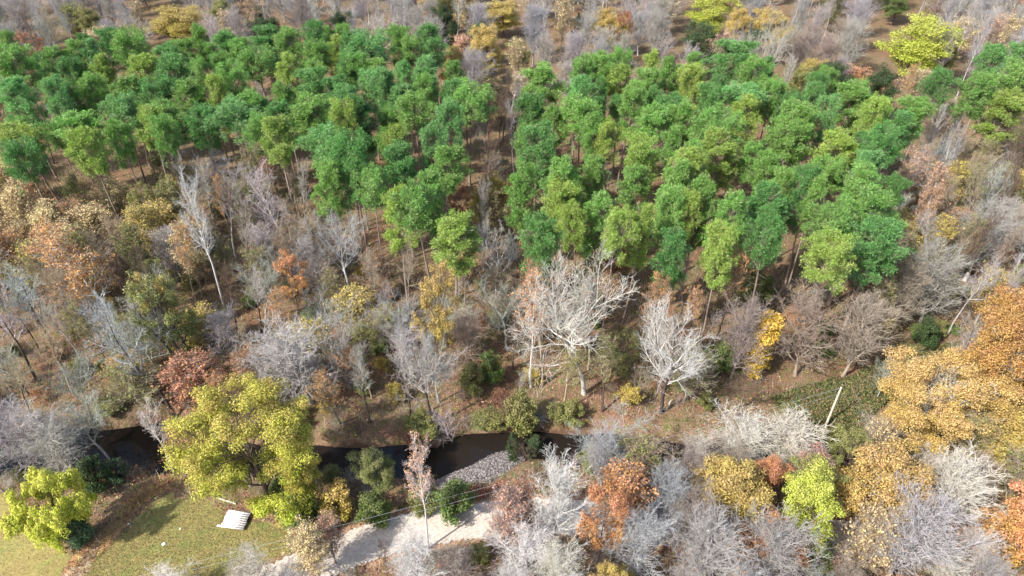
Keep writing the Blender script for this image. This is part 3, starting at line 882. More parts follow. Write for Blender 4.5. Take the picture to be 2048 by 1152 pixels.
# ------------------------------------------------------------------ trees that stand out
HERO = [
    # how, kind, px, py, w, h(px), keywords
    (at_base, "spread", 1168, 788, 235, 285, dict(bark='white', shape=0, label="largest white-barked leafless tree, wide spreading limbs, standing in rust leaf litter")),
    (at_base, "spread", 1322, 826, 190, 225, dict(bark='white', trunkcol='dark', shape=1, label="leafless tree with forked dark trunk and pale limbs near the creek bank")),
    (at_base, "tall", 1134, 762, 95, 215, dict(bark='white', shape=2, label="slender white trunk with crooked top beside the largest white-barked tree")),
    (at_base, "tall", 1062, 775, 110, 240, dict(leaf='orange', dens='sparse', bark='white', shape=1, label="pale tall tree with a few orange leaves left, two down from the biggest white tree")),
    (at_base, "tall", 1085, 770, 90, 230, dict(leaf='rust', dens='sparse', bark='tanb', shape=3, label="pale tall tree with a few rust-brown leaves, beside a slender white trunk")),
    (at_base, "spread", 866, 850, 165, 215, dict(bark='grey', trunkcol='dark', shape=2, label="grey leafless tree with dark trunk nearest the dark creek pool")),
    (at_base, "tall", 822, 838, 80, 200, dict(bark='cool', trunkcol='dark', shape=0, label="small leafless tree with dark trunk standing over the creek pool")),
    (at_base, "oval", 622, 805, 175, 185, dict(bark='grey', trunkcol='white', shape=0, label="broad grey leafless tree with pale trunk rising behind the big yellow-green tree")),
    (at_base, "spread", 668, 800, 130, 175, dict(bark='grey', trunkcol='white', shape=0, label="pale leafless tree beside the big yellow-green tree, forked low")),
    (at_base, "tall", 455, 632, 95, 290, dict(bark='white', shape=4, label="very tall slender white tree reaching up to the edge of the pines")),
    (at_base, "tall", 585, 560, 120, 235, dict(bark='grey', shape=1, label="tall grey leafless tree below the near edge of the pine stand")),
    (at_base, "open", 395, 745, 120, 210, dict(leaf='olive', bark='dark', shape=0, label="olive-yellow leafy tree among leafless trees, dark thin trunks")),
    (at_base, "open", 372, 735, 85, 190, dict(leaf='ochre', bark='dark', shape=1, label="ochre leafy tree leaning on an olive-yellow tree among leafless ones")),
    (at_base, "open", 603, 652, 72, 140, dict(leaf='orange', bark='dark', shape=2, label="small bright orange tree on its own among grey leafless trees")),
    (at_base, "open", 880, 745, 92, 240, dict(leaf='gold', bark='brown', shape=3, label="slim golden yellow tree below the pines with a long thin trunk")),
    (at_crown, "column", 1520, 693, 62, 11.5, dict(leaf='yellow', bark='brown', shape=0, label="bright yellow narrow tree standing by leafless brushy trees")),
    (at_base, "oval", 1462, 755, 100, 165, dict(bark='pink', shape=1, label="brushy oval leafless tree touching the bright yellow narrow tree")),
    (at_base, "oval", 1590, 752, 115, 170, dict(bark='pink', shape=2, label="pinkish brushy leafless tree right of the bright yellow narrow tree")),
    (at_base, "oval", 1685, 752, 120, 165, dict(bark='pink', shape=3, label="pinkish fan-shaped leafless tree between pine trunks and vine thicket")),
    (at_base, "oval", 1838, 655, 135, 160, dict(bark='lav', trunkcol='grey', shape=4, label="silvery ball-shaped leafless tree beyond the vine thicket")),
    (at_base, "oval", 1930, 560, 130, 165, dict(bark='lav', trunkcol='white', shape=0, label="large silvery leafless tree with white forked trunk behind the amber tree")),
    (at_base, "big", 1945, 850, 200, 300, dict(leaf='amber', bark='white', shape=1, label="tall amber tree with white limbs showing through, beside the vine thicket")),
    (at_base, "big", 1835, 905, 225, 180, dict(leaf='gold', bark='white', shape=0, label="broad golden yellow tree below the amber tree and vine thicket")),
    (at_base, "tall", 1992, 846, 110, 215, dict(bark='white', trunkcol='white', shape=2, label="leafless tree with a long white trunk beside the tall amber tree")),
    (at_base, "spread", 1752, 800, 75, 90, dict(bark='cool', shape=2, label="little pale leafless tree at the lower edge of the vine thicket")),
    (at_base, "spread", 1740, 900, 90, 75, dict(bark='grey', trunkcol='dark', shape=0, label="small dark-stemmed leafless tree left under the broad golden tree")),
    (at_base, "big", 545, 1015, 240, 212, dict(leaf='bigyg', bark='brown', shape=0, label="huge rounded yellow-green tree standing at the field's edge by the creek", name="broadleaf_tree")),
    (at_base, "round", 622, 1010, 88, 115, dict(leaf='bigyg', bark='brown', shape=1, label="smaller yellow-green tree tucked against the huge rounded one")),
    (at_base, "willow", 140, 1080, 145, 122, dict(leaf='willow', bark='dark', label="lime yellow willow-like tree with several dark stems on the field", tilt=(0, 0))),
    (at_base, "shrub", 163, 1080, 60, 50, dict(leaf='teal', bark='brown', label="bluish green bush at the foot of the lime yellow tree")),
    (at_base, "shrub", 198, 985, 62, 62, dict(leaf='dkgreen', bark='brown', label="dark green bush on the creek bank behind the lime yellow tree")),
    (at_base, "shrub", 240, 965, 45, 40, dict(leaf='teal', bark='brown', label="small bluish bush beside the dark green creek bank bush")),
    (at_base, "round", 760, 992, 84, 98, dict(leaf='olive', bark='grey', shape=2, label="feathery olive rounded tree on the bank between big tree and pool")),
    (at_base, "tall", 858, 1098, 95, 200, dict(leaf='salmon', dens='sparse', bark='white', shape=4, label="white-stemmed tree with pale orange top standing beside the dirt road")),
    (at_base, "shrub", 905, 1030, 80, 62, dict(leaf='green', bark='brown', label="bright green bush between the dirt road and the red bank", shape=0)),
    (at_base, "shrub", 610, 1042, 82, 55, dict(leaf='green', bark='brown', label="green bush right under the huge yellow-green tree", shape=1)),
    (at_base, "shrub", 672, 1035, 72, 52, dict(leaf='ochre', bark='brown', label="yellowish bush between the huge tree and the power lines", shape=2)),
    (at_base, "shrub", 748, 1040, 66, 48, dict(leaf='green', bark='brown', label="green bush crossed by the power lines", shape=3)),
    (at_base, "shrub", 850, 1015, 60, 45, dict(leaf='olive', bark='brown', label="olive bush behind the white-stemmed tree by the road", shape=0)),
    (at_base, "cedar", 1025, 898, 34, 48, dict(leaf='dkgreen', bark='brown', shape=0, label="small dark green cedar at the end of the gravel bar")),
    (at_base, "cedar", 1062, 882, 44, 30, dict(leaf='dkgreen', bark='brown', shape=1, label="low dark cedar hanging over the creek")),
    (at_base, "oval", 1108, 1092, 92, 190, dict(bark='white', trunkcol='grey', shape=2, label="white brushy leafless tree beside the end of the visible road")),
    (at_base, "oval", 1015, 1105, 85, 125, dict(leaf='salmon', dens='sparse', bark='pink', shape=3, label="pale orange thinning tree at the end of the visible road")),
    (at_base, "oval", 1045, 1080, 80, 120, dict(leaf='rust', dens='sparse', bark='pink', shape=1, label="rust-leaved thin tree between two pale brushy trees near the road")),
    (at_base, "open", 1192, 1140, 105, 155, dict(leaf='orange', bark='brown', shape=1, label="vivid orange tree with a golden lower half by the road woods")),
    (at_base, "oval", 1250, 1060, 115, 130, dict(leaf='orange', dens='half', bark='pink', shape=0, label="hazy orange tree behind the vivid orange one")),
    (at_base, "oval", 1312, 1090, 100, 150, dict(bark='cool', shape=4, label="pale greenish leafless tree between orange and yellow trees")),
    (at_base, "round", 1430, 1025, 160, 118, dict(leaf='ochre', bark='brown', shape=0, label="wide ochre-yellow tree below the white brushy thicket")),
    (at_base, "round", 1510, 985, 75, 85, dict(leaf='orange', bark='brown', shape=3, label="deep orange tree squeezed beside the wide ochre tree")),
    (at_base, "oval", 1475, 912, 150, 100, dict(bark='white', shape=1, label="white fan-shaped leafless tree beside its twin in the clearing")),
    (at_base, "oval", 1565, 915, 140, 102, dict(bark='white', shape=3, label="white fan-shaped leafless tree closest to the utility pole")),
    (at_base, "oval", 1390, 925, 75, 70, dict(bark='white', shape=2, label="small white leafless tree at the clearing's edge")),
    (at_base, "oval", 1585, 985, 100, 90, dict(leaf='red', dens='sparse', bark='pink', shape=4, label="pinkish red thinning tree behind the bright yellow-green one")),
    (at_base, "round", 1592, 1110, 122, 160, dict(leaf='yg', bark='brown', shape=2, label="bright yellow-green tree in the woods right of the ochre tree")),
    (at_base, "round", 1700, 1062, 180, 145, dict(leaf='gold', bark='grey', shape=1, label="broad golden tree next to the bright yellow-green one")),
    (at_base, "oval", 1868, 1085, 165, 165, dict(bark='white', trunkcol='cool', shape=0, label="pale wide leafless tree above green saplings in the autumn woods")),
    (at_base, "round", 2015, 1130, 165, 175, dict(leaf='orange', bark='brown', shape=0, label="large orange tree at the end of the autumn woods")),
    (at_base, "shrub", 1960, 1120, 100, 70, dict(leaf='amber', bark='brown', shape=2, label="low amber bush under the large orange tree")),
    (at_base, "shrub", 1600, 1130, 90, 60, dict(leaf='green', bark='brown', shape=3, label="fresh green bush under the bright yellow-green tree")),
    (at_base, "oval", 1770, 1165, 165, 175, dict(bark='lav', shape=3, label="big grey leafless tree below the broad golden tree")),
    (at_base, "oval", 1395, 1185, 150, 165, dict(bark='grey', shape=1, label="grey leafless tree below the wide ochre tree")),
    (at_base, "oval", 1510, 1190, 150, 170, dict(bark='lav', shape=2, label="silver-grey leafless tree below the bright yellow-green tree")),
    (at_base, "round", 1955, 930, 200, 100, dict(leaf='ochre', bark='white', shape=3, label="dull yellow tree with pale limbs under the broad golden tree")),
    (at_base, "oval", 500, 1195, 120, 82, dict(bark='grey', shape=0, label="grey leafless tree in the lower field, open crown")),
    (at_base, "oval", 345, 1195, 80, 55, dict(bark='white', shape=2, label="leafless treetop rising at the bottom of the field")),
    (at_base, "oval", 632, 1152, 80, 100, dict(leaf='tan', dens='half', bark='pink', shape=1, label="tan-orange thinning tree beside the dirt road and field")),
    (at_base, "oval", 672, 1128, 62, 90, dict(leaf='salmon', dens='sparse', bark='pink', shape=4, label="pinkish thinning tree at the roadside near the field")),
    (at_base, "oval", 835, 1200, 110, 120, dict(bark='white', shape=3, label="white brushy leafless tree in front of the dirt road")),
    (at_base, "tall", 775, 1165, 50, 105, dict(bark='brown', shape=0, label="thin dark leafless sapling in front of the dirt road")),
    (at_base, "round", 1412, 88, 112, 105, dict(leaf='yg', bark='brown', shape=0, label="rounded yellow-green tree far behind the pines among grey trees")),
    (at_base, "round", 1788, 180, 140, 150, dict(leaf='yg', bark='brown', shape=1, label="most vivid yellow-green round tree beyond the pines")),
    (at_base, "round", 1540, 108, 92, 92, dict(leaf='ochre', bark='brown', shape=2, label="ochre round tree among grey trees beyond the pines")),
    (at_base, "round", 1590, 200, 72, 85, dict(leaf='ochre', bark='brown', shape=3, label="dull ochre tree standing right behind the pines")),
    (at_base, "oval", 1690, 195, 75, 70, dict(leaf='orange', dens='half', bark='pink', shape=0, label="pale orange thinning tree right behind the pines")),
    (at_base, "oval", 930, 160, 62, 95, dict(leaf='salmon', dens='half', bark='pink', shape=1, label="salmon-coloured tree at the head of the dark gap in the pines")),
    (at_base, "open", 762, 110, 38, 55, dict(leaf='orange', bark='brown', shape=2, label="small bright orange tree poking up behind the pines")),
    (at_base, "round", 1008, 75, 88, 75, dict(leaf='ochre', bark='brown', shape=1, label="straw-yellow round tree far behind the gap in the pines")),
    (at_base, "round", 1040, 150, 52, 75, dict(leaf='olive', bark='brown', shape=2, label="olive tree at the head of the dark gap in the pines")),
    (at_base, "round", 1200, 82, 62, 60, dict(leaf='ochre', bark='brown', shape=3, label="small yellow tree beside a dark evergreen beyond the pines")),
    (at_base, "cedar", 1157, 85, 30, 58, dict(leaf='dkgreen', bark='brown', shape=0, label="dark evergreen standing among grey trees beyond the pines")),
    (at_base, "round", 1785, 50, 62, 70, dict(leaf='green', bark='brown', shape=0, label="green tree right behind the most vivid yellow-green one")),
    (at_base, "round", 350, 95, 120, 80, dict(leaf='ochre', bark='brown', shape=1, label="wide yellow tree behind the large pine stand")),
    (at_base, "open", 460, 120, 50, 60, dict(leaf='ochre', bark='brown', shape=0, label="small yellow tree at the back edge of the large pine stand")),
    (at_base, "oval", 1985, 100, 55, 70, dict(leaf='rust', dens='half', bark='pink', shape=2, label="rust-brown thinning tree behind the clump of tall pines")),
    (at_base, "oval", 1812, 232, 75, 95, dict(leaf='tan', dens='sparse', bark='tanb', shape=3, label="tan feathery tree in front of the most vivid yellow-green one")),
    (at_base, "tall", 1022, 225, 60, 85, dict(leaf='tan', dens='sparse', bark='white', shape=2, label="pale twisted tree with tan leaves in the gap between pine stands")),
    (at_base, "tall", 1890, 330, 75, 125, dict(bark='white', shape=0, label="pale leafless tree with thick white trunk beside the small pine clump")),
    (at_base, "tall", 1790, 430, 85, 160, dict(leaf='salmon', dens='sparse', bark='grey', shape=3, label="dusty pink thinning tree between the pines and silvery trees")),
    (at_base, "tall", 1815, 525, 70, 200, dict(leaf='salmon', dens='half', bark='grey', shape=4, label="pale salmon tree on a tall straight grey trunk")),
    (at_base, "open", 1825, 480, 45, 60, dict(leaf='rust', bark='grey', shape=3, label="small rust-red tree beside a tall grey trunk")),
    (at_base, "round", 985, 465, 92, 115, dict(leaf='ochre', bark='brown', shape=2, label="dull ochre broad tree filling the lower end of the pine gap")),
    (at_base, "shrub", 2030, 470, 60, 85, dict(leaf='olive', bark='brown', shape=1, label="olive bush beyond the silvery leafless trees")),
    (at_base, "oval", 265, 785, 95, 60, dict(leaf='amber', dens='half', bark='grey', shape=4, label="small amber thinning tree near the left bank of the creek")),
    (at_base, "oval", 410, 820, 120, 95, dict(leaf='rust', dens='half', bark='pink', shape=0, label="rusty thinning tree just behind the huge yellow-green tree")),
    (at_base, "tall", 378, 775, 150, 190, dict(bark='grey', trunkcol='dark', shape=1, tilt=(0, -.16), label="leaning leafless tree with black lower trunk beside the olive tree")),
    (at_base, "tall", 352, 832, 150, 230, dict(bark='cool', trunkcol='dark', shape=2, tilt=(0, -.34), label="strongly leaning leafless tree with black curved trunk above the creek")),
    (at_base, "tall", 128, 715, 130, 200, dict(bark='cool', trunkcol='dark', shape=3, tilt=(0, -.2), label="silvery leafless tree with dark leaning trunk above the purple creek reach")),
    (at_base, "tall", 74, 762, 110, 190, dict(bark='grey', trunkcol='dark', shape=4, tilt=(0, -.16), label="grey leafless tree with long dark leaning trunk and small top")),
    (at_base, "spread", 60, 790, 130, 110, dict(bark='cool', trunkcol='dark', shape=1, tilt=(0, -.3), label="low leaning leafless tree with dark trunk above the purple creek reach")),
    (at_base, "spread", 212, 905, 130, 130, dict(bark='cool', trunkcol='grey', shape=0, label="pale gnarled leafless tree leaning over the purple creek reach")),
    (at_base, "oval", 110, 925, 125, 140, dict(bark='grey', shape=2, label="grey brushy tree on the near creek bank, beside the gnarled one")),
    (at_base, "oval", 25, 905, 130, 130, dict(bark='lav', shape=3, label="greyish pink brushy tree at the creek bank's far end")),
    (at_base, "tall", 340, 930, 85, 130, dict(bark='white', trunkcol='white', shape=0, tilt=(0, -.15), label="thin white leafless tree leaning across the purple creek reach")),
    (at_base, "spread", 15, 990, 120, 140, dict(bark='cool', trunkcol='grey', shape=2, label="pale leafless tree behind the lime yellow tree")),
    (at_base, "tall", 262, 690, 150, 235, dict(leaf='orange', dens='half', bark='white', shape=3, label="white-limbed tree with orange leaves beside the olive tree")),
    (at_base, "shrub", 945, 790, 52, 62, dict(leaf='olive', bark='brown', shape=0, label="pale green sapling in the rust litter behind the pool")),
    (at_base, "shrub", 1050, 850, 68, 72, dict(leaf='olive', bark='brown', shape=1, label="light green sapling on the bank above the cedar")),
    (at_base, "shrub", 985, 770, 45, 62, dict(leaf='green', bark='brown', shape=2, label="greener sapling in the rust litter near the tall pale trees")),
    (at_base, "brush", 1270, 800, 75, 95, dict(bark='tanb', shape=0, label="straw-coloured brushy thicket beside the fork-trunked dark tree")),
    (at_base, "brush", 1400, 770, 110, 75, dict(bark='pink', shape=1, label="pinkish brushy thicket beside the fork-trunked dark tree")),
    (at_base, "shrub", 1435, 740, 60, 45, dict(leaf='green', bark='brown', shape=2, label="green bush among pinkish brushy trees by the clearing")),
    (at_base, "shrub", 1672, 890, 65, 50, dict(leaf='olive', bark='brown', shape=3, label="olive bush at the foot of the utility pole")),
    (at_base, "shrub", 1840, 690, 45, 55, dict(leaf='dkgreen', bark='brown', shape=0, label="dark green bush behind the vine thicket")),
    (at_base, "shrub", 1510, 600, 70, 50, dict(leaf='green', bark='brown', shape=1, label="bright green sapling at the foot of the pines")),
    (at_base, "brush", 905, 870, 110, 70, dict(bark='grey', shape=2, label="grey twiggy bush hanging over the creek pool")),
    (at_base, "brush", 1000, 840, 90, 60, dict(bark='brown', shape=0, label="brown twiggy bush above the creek, behind the gravel bar")),
]
for how, kind, px, py, w, hp, kw in HERO:
    if how is at_crown: at_crown(kind, px, py, w, hp, **kw)
    else: at_base(kind, px, py, w, hp, **kw)

# ------------------------------------------------------------------ the rest of the woods
TOPLINE = ([0, 60, 250, 600, 850, 960, 1040, 1250, 1500, 1640, 1750, 1850, 1950, 2048], [110, 85, 85, 70, 75, 190, 200, 120, 140, 165, 195, 190, 120, 95])
RIGHTLINE = ([980, 1000, 1130, 1350, 1450, 1620, 1700, 1760, 1850, 2048], [1400, 960, 900, 880, 850, 870, 900, 830, 740, 640])
PZONE = [[(5, 95), (250, 85), (600, 65), (850, 75), (965, 180), (975, 280), (945, 350), (960, 500), (800, 490), (620, 410), (600, 310), (330, 300), (230, 330), (120, 390), (40, 380), (0, 200)],
         [(1045, 150), (1250, 115), (1450, 85), (1520, 170), (1740, 180), (1850, 225), (1830, 300), (1765, 350), (1800, 500), (1790, 590), (1600, 570), (1450, 545), (1300, 540), (1040, 530), (1030, 440), (1005, 350), (1060, 290)],
         [(1830, 160), (1960, 90), (2100, 80), (2100, 260), (1960, 260), (1840, 220)]]
OPEN = [[(610, 1085), (760, 1035), (990, 1000), (1000, 1085), (850, 1105), (700, 1145), (590, 1170)],
        [(780, 850), (1060, 840), (1250, 860), (1160, 920), (1060, 960), (1000, 1010), (790, 1010), (760, 930)],
        [(160, 960), (340, 950), (600, 1010), (610, 1152), (520, 1340), (-150, 1340), (-50, 990)],
        [(1485, 615), (1575, 615), (1595, 830), (1480, 830)],
        [(160, 880), (400, 870), (400, 925), (160, 930)],
        [(1500, 770), (1780, 690), (1920, 680), (1920, 740), (1760, 800), (1700, 880), (1600, 870)]]
OPEN += [[(1710, 30), (1860, 30), (1860, 175), (1710, 175)], [(1350, -20), (1475, -20), (1475, 95), (1350, 95)], [(960, -5), (1060, -5), (1060, 85), (960, 85)], [(295, 20), (405, 20), (405, 105), (295, 105)],
         [(1500, 15), (1580, 15), (1580, 110), (1500, 110)]]          # nothing grows right in front of the bright trees beyond the pines
SEMI = [(640, 760), (1560, 740), (1560, 830), (1250, 880), (1000, 870), (640, 890)]

ZONES = {
    'top': [(30, "oval", 'lav', None, None), (16, "oval", 'grey', None, None), (6, "oval", 'pink', None, None), (16, "tall", 'lav', None, None), (9, "tall", 'grey', None, None), (5, "spread", 'grey', None, None),
            (4, "oval", 'tanb', 'sparse', 'tan'), (3, "oval", 'tanb', 'half', 'tan'), (3, "tall", 'pink', 'sparse', 'salmon'), (3, "oval", 'tanb', 'half', 'olive'), (4, "round", 'brown', None, 'olive'), (2, "round", 'brown', None, 'ochre'),
            (2, "open", 'brown', None, 'rust'), (3, "round", 'brown', None, 'dkgreen'), (1, "open", 'brown', None, 'orange')],
    'pine': [(4, "pine", 'pinebark', None, 'pine'), (2, "pine", 'pinebark', None, 'pine_dark'), (2, "tall", 'brown', 'sparse', 'olive'), (2, "tall", 'grey', None, None), (1, "open", 'brown', None, 'rust')],
    'gap': [(5, "tall", 'brown', None, None), (3, "tall", 'grey', None, None), (2, "oval", 'brown', 'sparse', 'olive'), (1, "open", 'brown', None, 'olive')],
    'tan': [(4, "oval", 'tanb', 'half', 'tan'), (3, "oval", 'tanb', 'half', 'ochre'), (2, "oval", 'tanb', 'half', 'olive'), (3, "oval", 'tanb', None, None), (1, "open", 'tanb', None, 'olive'), (2, "oval", 'grey', None, None), (1, "oval", 'tanb', 'sparse', 'orange')],
    'mid': [(9, "tall", 'grey', None, None), (6, "tall", 'tanb', None, None), (4, "tall", 'brown', None, None), (2, "oval", 'grey', None, None), (3, "oval", 'tanb', None, None), (1, "oval", 'pink', None, None), (4, "spread", 'cool', None, None), (3, "tall", 'tanb', 'sparse', 'olive'),
            (3, "tall", 'tanb', 'sparse', 'orange'), (2, "oval", 'tanb', 'sparse', 'rust'), (4, "oval", 'tanb', 'sparse', 'olive'), (3, "oval", 'tanb', 'half', 'ochre'), (4, "open", 'brown', None, 'olive')],
    'leftbank': [(5, "oval", 'grey', None, None), (4, "tall", 'cool', None, None), (3, "oval", 'pink', None, None), (2, "oval", 'tanb', 'sparse', 'rust')],
    'right': [(6, "oval", 'white', None, None), (5, "oval", 'lav', None, None), (4, "oval", 'pink', None, None), (3, "tall", 'grey', None, None), (3, "oval", 'tanb', 'sparse', 'tan'), (1, "oval", 'pink', 'sparse', 'salmon'), (3, "oval", 'tanb', 'half', 'tan'), (3, "oval", 'tanb', 'sparse', 'olive'),
              (2, "round", 'brown', None, 'orange'), (2, "round", 'brown', None, 'ochre'), (1, "open", 'brown', None, 'olive')],
    'road': [(5, "oval", 'white', None, None), (4, "oval", 'grey', None, None), (2, "tall", 'brown', None, None), (3, "oval", 'tanb', 'sparse', 'ochre'), (2, "oval", 'pink', None, None)],
}
PLACE = {'top': "in the woods beyond the pines", 'pine': "among the pines", 'gap': "in the gap between the pine stands", 'tan': "in the tan woods beside the pines",
         'mid': "in the wooded strip above the creek", 'leftbank': "on the purple creek reach", 'right': "in the autumn woods by the road", 'road': "in the roadside woods by the field"}
FORM = {"oval": "brushy", "tall": "slender", "spread": "wide spreading"}


def zone(px, py):
    if py < np.interp(px, *TOPLINE): return 'top'
    for k, pz in enumerate(PZONE):
        if inside(px, py, pz): return 'pine'
    if 930 < px < 1070 and 150 < py < 480: return 'gap'
    if px > 980 and py > np.interp(px, *RIGHTLINE): return 'right'
    if py > 1040 and px > 420: return 'road'
    if px < 380 and 290 < py < 520: return 'tan'
    if px < 400 and py > 800: return 'leftbank'
    return 'mid'


SPACING = {'top': 7.6, 'pine': 5.6, 'gap': 4.8, 'tan': 4.4, 'mid': 4.1, 'leftbank': 4.4, 'right': 4.0, 'road': 4.4}
made = {}
cells = {}
for (x, y, r_) in PLACED:
    cells.setdefault((int(x // 8), int(y // 8)), []).append((x, y))
R2 = random.Random(21)
tries = 0
N_FILL = 0
pts_try = []
# trees in the frame and in a margin round it
for _ in range(30000):
    y = R2.uniform(34, 275)
    half = (y * CP + CAMZ * SP) * (1024 / FPX) + 6
    x = R2.uniform(-half, half)
    pts_try.append((x, y))
px_all = np.array(pts_try)
dcreek = polydist(px_all[:, 0], px_all[:, 1], CREEK); droad = polydist(px_all[:, 0], px_all[:, 1], ROAD)
lawn_all = inpoly(px_all[:, 0], px_all[:, 1], LAWN_A) | inpoly(px_all[:, 0], px_all[:, 1], LAWN_B) | inpoly(px_all[:, 0], px_all[:, 1], VINES) | inpoly(px_all[:, 0], px_all[:, 1], BAR)
for i, (x, y) in enumerate(pts_try):
    if dcreek[i] < 4.2 or droad[i] < (2.8 if x < -1 else 2.2) or lawn_all[i]: continue
    cpx, cpy = pix(x, y, 9.0)
    zn = zone(cpx, cpy)
    sp = SPACING[zn]
    if inside(cpx, cpy, SEMI): sp *= 1.25
    if any(inside(cpx, cpy, o_) for o_ in OPEN): continue
    bpx, bpy_ = pix(x, y, 0)
    if any(inside(bpx, bpy_, o_) for o_ in OPEN): continue
    c = (int(x // 8), int(y // 8))
    ok = True
    for a in (-1, 0, 1):
        for b_ in (-1, 0, 1):
            for (qx, qy) in cells.get((c[0] + a, c[1] + b_), ()):
                if (qx - x) ** 2 + (qy - y) ** 2 < sp * sp: ok = False; break
            if not ok: break
        if not ok: break
    if not ok: continue
    opts = ZONES[zn]
    if zn == 'pine' and (R2.random() < .55 or cpy < np.interp(cpx, *TOPLINE) + 60): continue
    w, kind, bark, dens, leaf = R2.choices(opts, [o_[0] for o_ in opts])[0]
    key = (zn, kind, bark, dens, leaf)
    if kind == "pine":
        h = R2.uniform(17, 20); wd = R2.uniform(4.6, 6.2)
        lab = (f"short {WORD[leaf]} pine overtopped by taller pines", "")
    else:
        base_h = {'oval': 12.5, 'tall': 16.5, 'spread': 15, 'round': 11.5, 'open': 12}[kind]
        if zn == 'top': base_h *= 1.25
        if zn == 'tan': base_h *= 1.05
        if zn in ('right', 'road'): base_h *= .85
        if zn == 'mid' and cpy > 600: base_h *= .82
        if zn == 'pine': base_h *= .8
        h = base_h * R2.uniform(.75, 1.2)
        wd = {'oval': 6.4, 'tall': 6.2, 'spread': 10, 'round': 7.0, 'open': 6.5}[kind] * R2.uniform(.75, 1.25)
        if zn in ('right', 'road'): wd *= .92
        if zn == 'top': wd *= 1.3
        pl = PLACE[zn]
        siz = "large " if wd * h > 105 else ("small " if wd * h < 62 else "")
        if dens: lab = f"{siz}{FORM[kind]} thinning tree with {'a few' if dens == 'sparse' else 'many'} {WORD[leaf]} leaves"
        elif leaf: lab = f"{siz}{'rounded' if kind == 'round' else 'loose open'} {WORD[leaf]} leafy tree"
        else: lab = f"{siz}leafless {FORM[kind]} tree with {WORD[bark]} twigs"
        lab = (lab, pl)
    tcol = None
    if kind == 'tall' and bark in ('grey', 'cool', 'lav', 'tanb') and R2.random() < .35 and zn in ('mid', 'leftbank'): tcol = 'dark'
    plant(kind, x, y, h, wd, leaf=leaf, bark=bark, dens=dens, label=lab, trunkcol=tcol)
    cells.setdefault(c, []).append((x, y))
    N_FILL += 1

# twiggy bushes that lean over the creek banks
for k in range(46):
    q = np.array(CREEK[R2.randrange(6, 80)]); q2 = q + norm(np.array([R2.gauss(0, .2), R2.choice((1, 1, -1)) * 1.])) * R2.uniform(3.2, 4.8)
    if -64 < q2[0] < -37 or inside(*q2, BAR) or inside(*(q2 + np.array([0, 1.5])), BAR): continue
    w_, kind, bark, dens, leaf = R2.choices([(3, "brush", 'brown', None, None), (3, "brush", 'grey', None, None), (2, "brush", 'tanb', None, None), (2, "brush", 'tanb', 'half', 'olive'), (1, "shrub", 'brown', None, 'olive'), (1, "brush", 'pink', 'sparse', 'rust')], [3, 3, 2, 2, 1, 1])[0]
    lab = f"creekside scrub with {WORD[bark]} twigs" if not leaf else f"creekside shrub with {WORD[leaf]} leaves"
    plant(kind, q2[0], q2[1], R2.uniform(1.8, 3.6), R2.uniform(3, 5), leaf=leaf, bark=bark, dens=dens, label=(lab, "on the creek bank"))

# saplings, bushes and twiggy scrub under the trees
SHR = [(5, "brush", 'tanb', None, None), (4, "brush", 'grey', None, None), (4, "brush", 'pink', None, None), (3, "brush", 'tanb', 'sparse', 'olive'), (2, "brush", 'tanb', 'sparse', 'rust'), (2, "brush", 'tanb', 'half', 'ochre'),
       (2, "shrub", 'brown', None, 'olive'), (1, "shrub", 'brown', None, 'green'), (1, "shrub", 'brown', None, 'orange'), (1, "shrub", 'brown', None, 'rust')]
SN = {'mid': "under the trees above the creek", 'right': "under the autumn woods", 'road': "along the dirt road", 'leftbank': "on the purple creek reach", 'tan': "under the tan woods"}
n_sh = 0
scell = {}
for i in range(len(pts_try) - 1, 0, -1):
    if n_sh >= 420: break
    x, y = pts_try[i]
    if y > 175 or dcreek[i] < 4.0 or droad[i] < 2.9 or lawn_all[i]: continue
    bpx, bpy_ = pix(x, y, 1.0)
    if not (-60 < bpx < 2110 and bpy_ < 1200): continue
    zn = zone(bpx, bpy_ - 60)
    if zn not in SN: continue
    if inside(bpx, bpy_, OPEN[1]) and R2.random() < .6: continue
    if inside(bpx, bpy_, OPEN[0]) or inside(bpx, bpy_, OPEN[2]) or inside(bpx, bpy_, OPEN[3]) or inside(bpx, bpy_, OPEN[4]) or inside(bpx, bpy_, OPEN[5]): continue
    c = (int(x // 3.2), int(y // 3.2))
    if c in scell: continue
    scell[c] = 1
    w, kind, bark, dens, leaf = R2.choices(SHR, [o_[0] for o_ in SHR])[0]
    h = R2.uniform(1.6, 4.2) if kind == "brush" else R2.uniform(1.2, 2.8)
    siz = "low" if h < 2.4 else "tall"
    if dens: lab = f"{siz} twiggy shrub with {'a few' if dens == 'sparse' else 'many'} {WORD[leaf]} leaves"
    elif leaf: lab = f"{siz} {WORD[leaf]} leafy bush"
    else: lab = f"{siz} leafless scrub with {WORD[bark]} twigs"
    plant(kind, x, y, h, R2.uniform(2.2, 4.4), leaf=leaf, bark=bark, dens=dens, label=(lab, SN[zn]))
    n_sh += 1
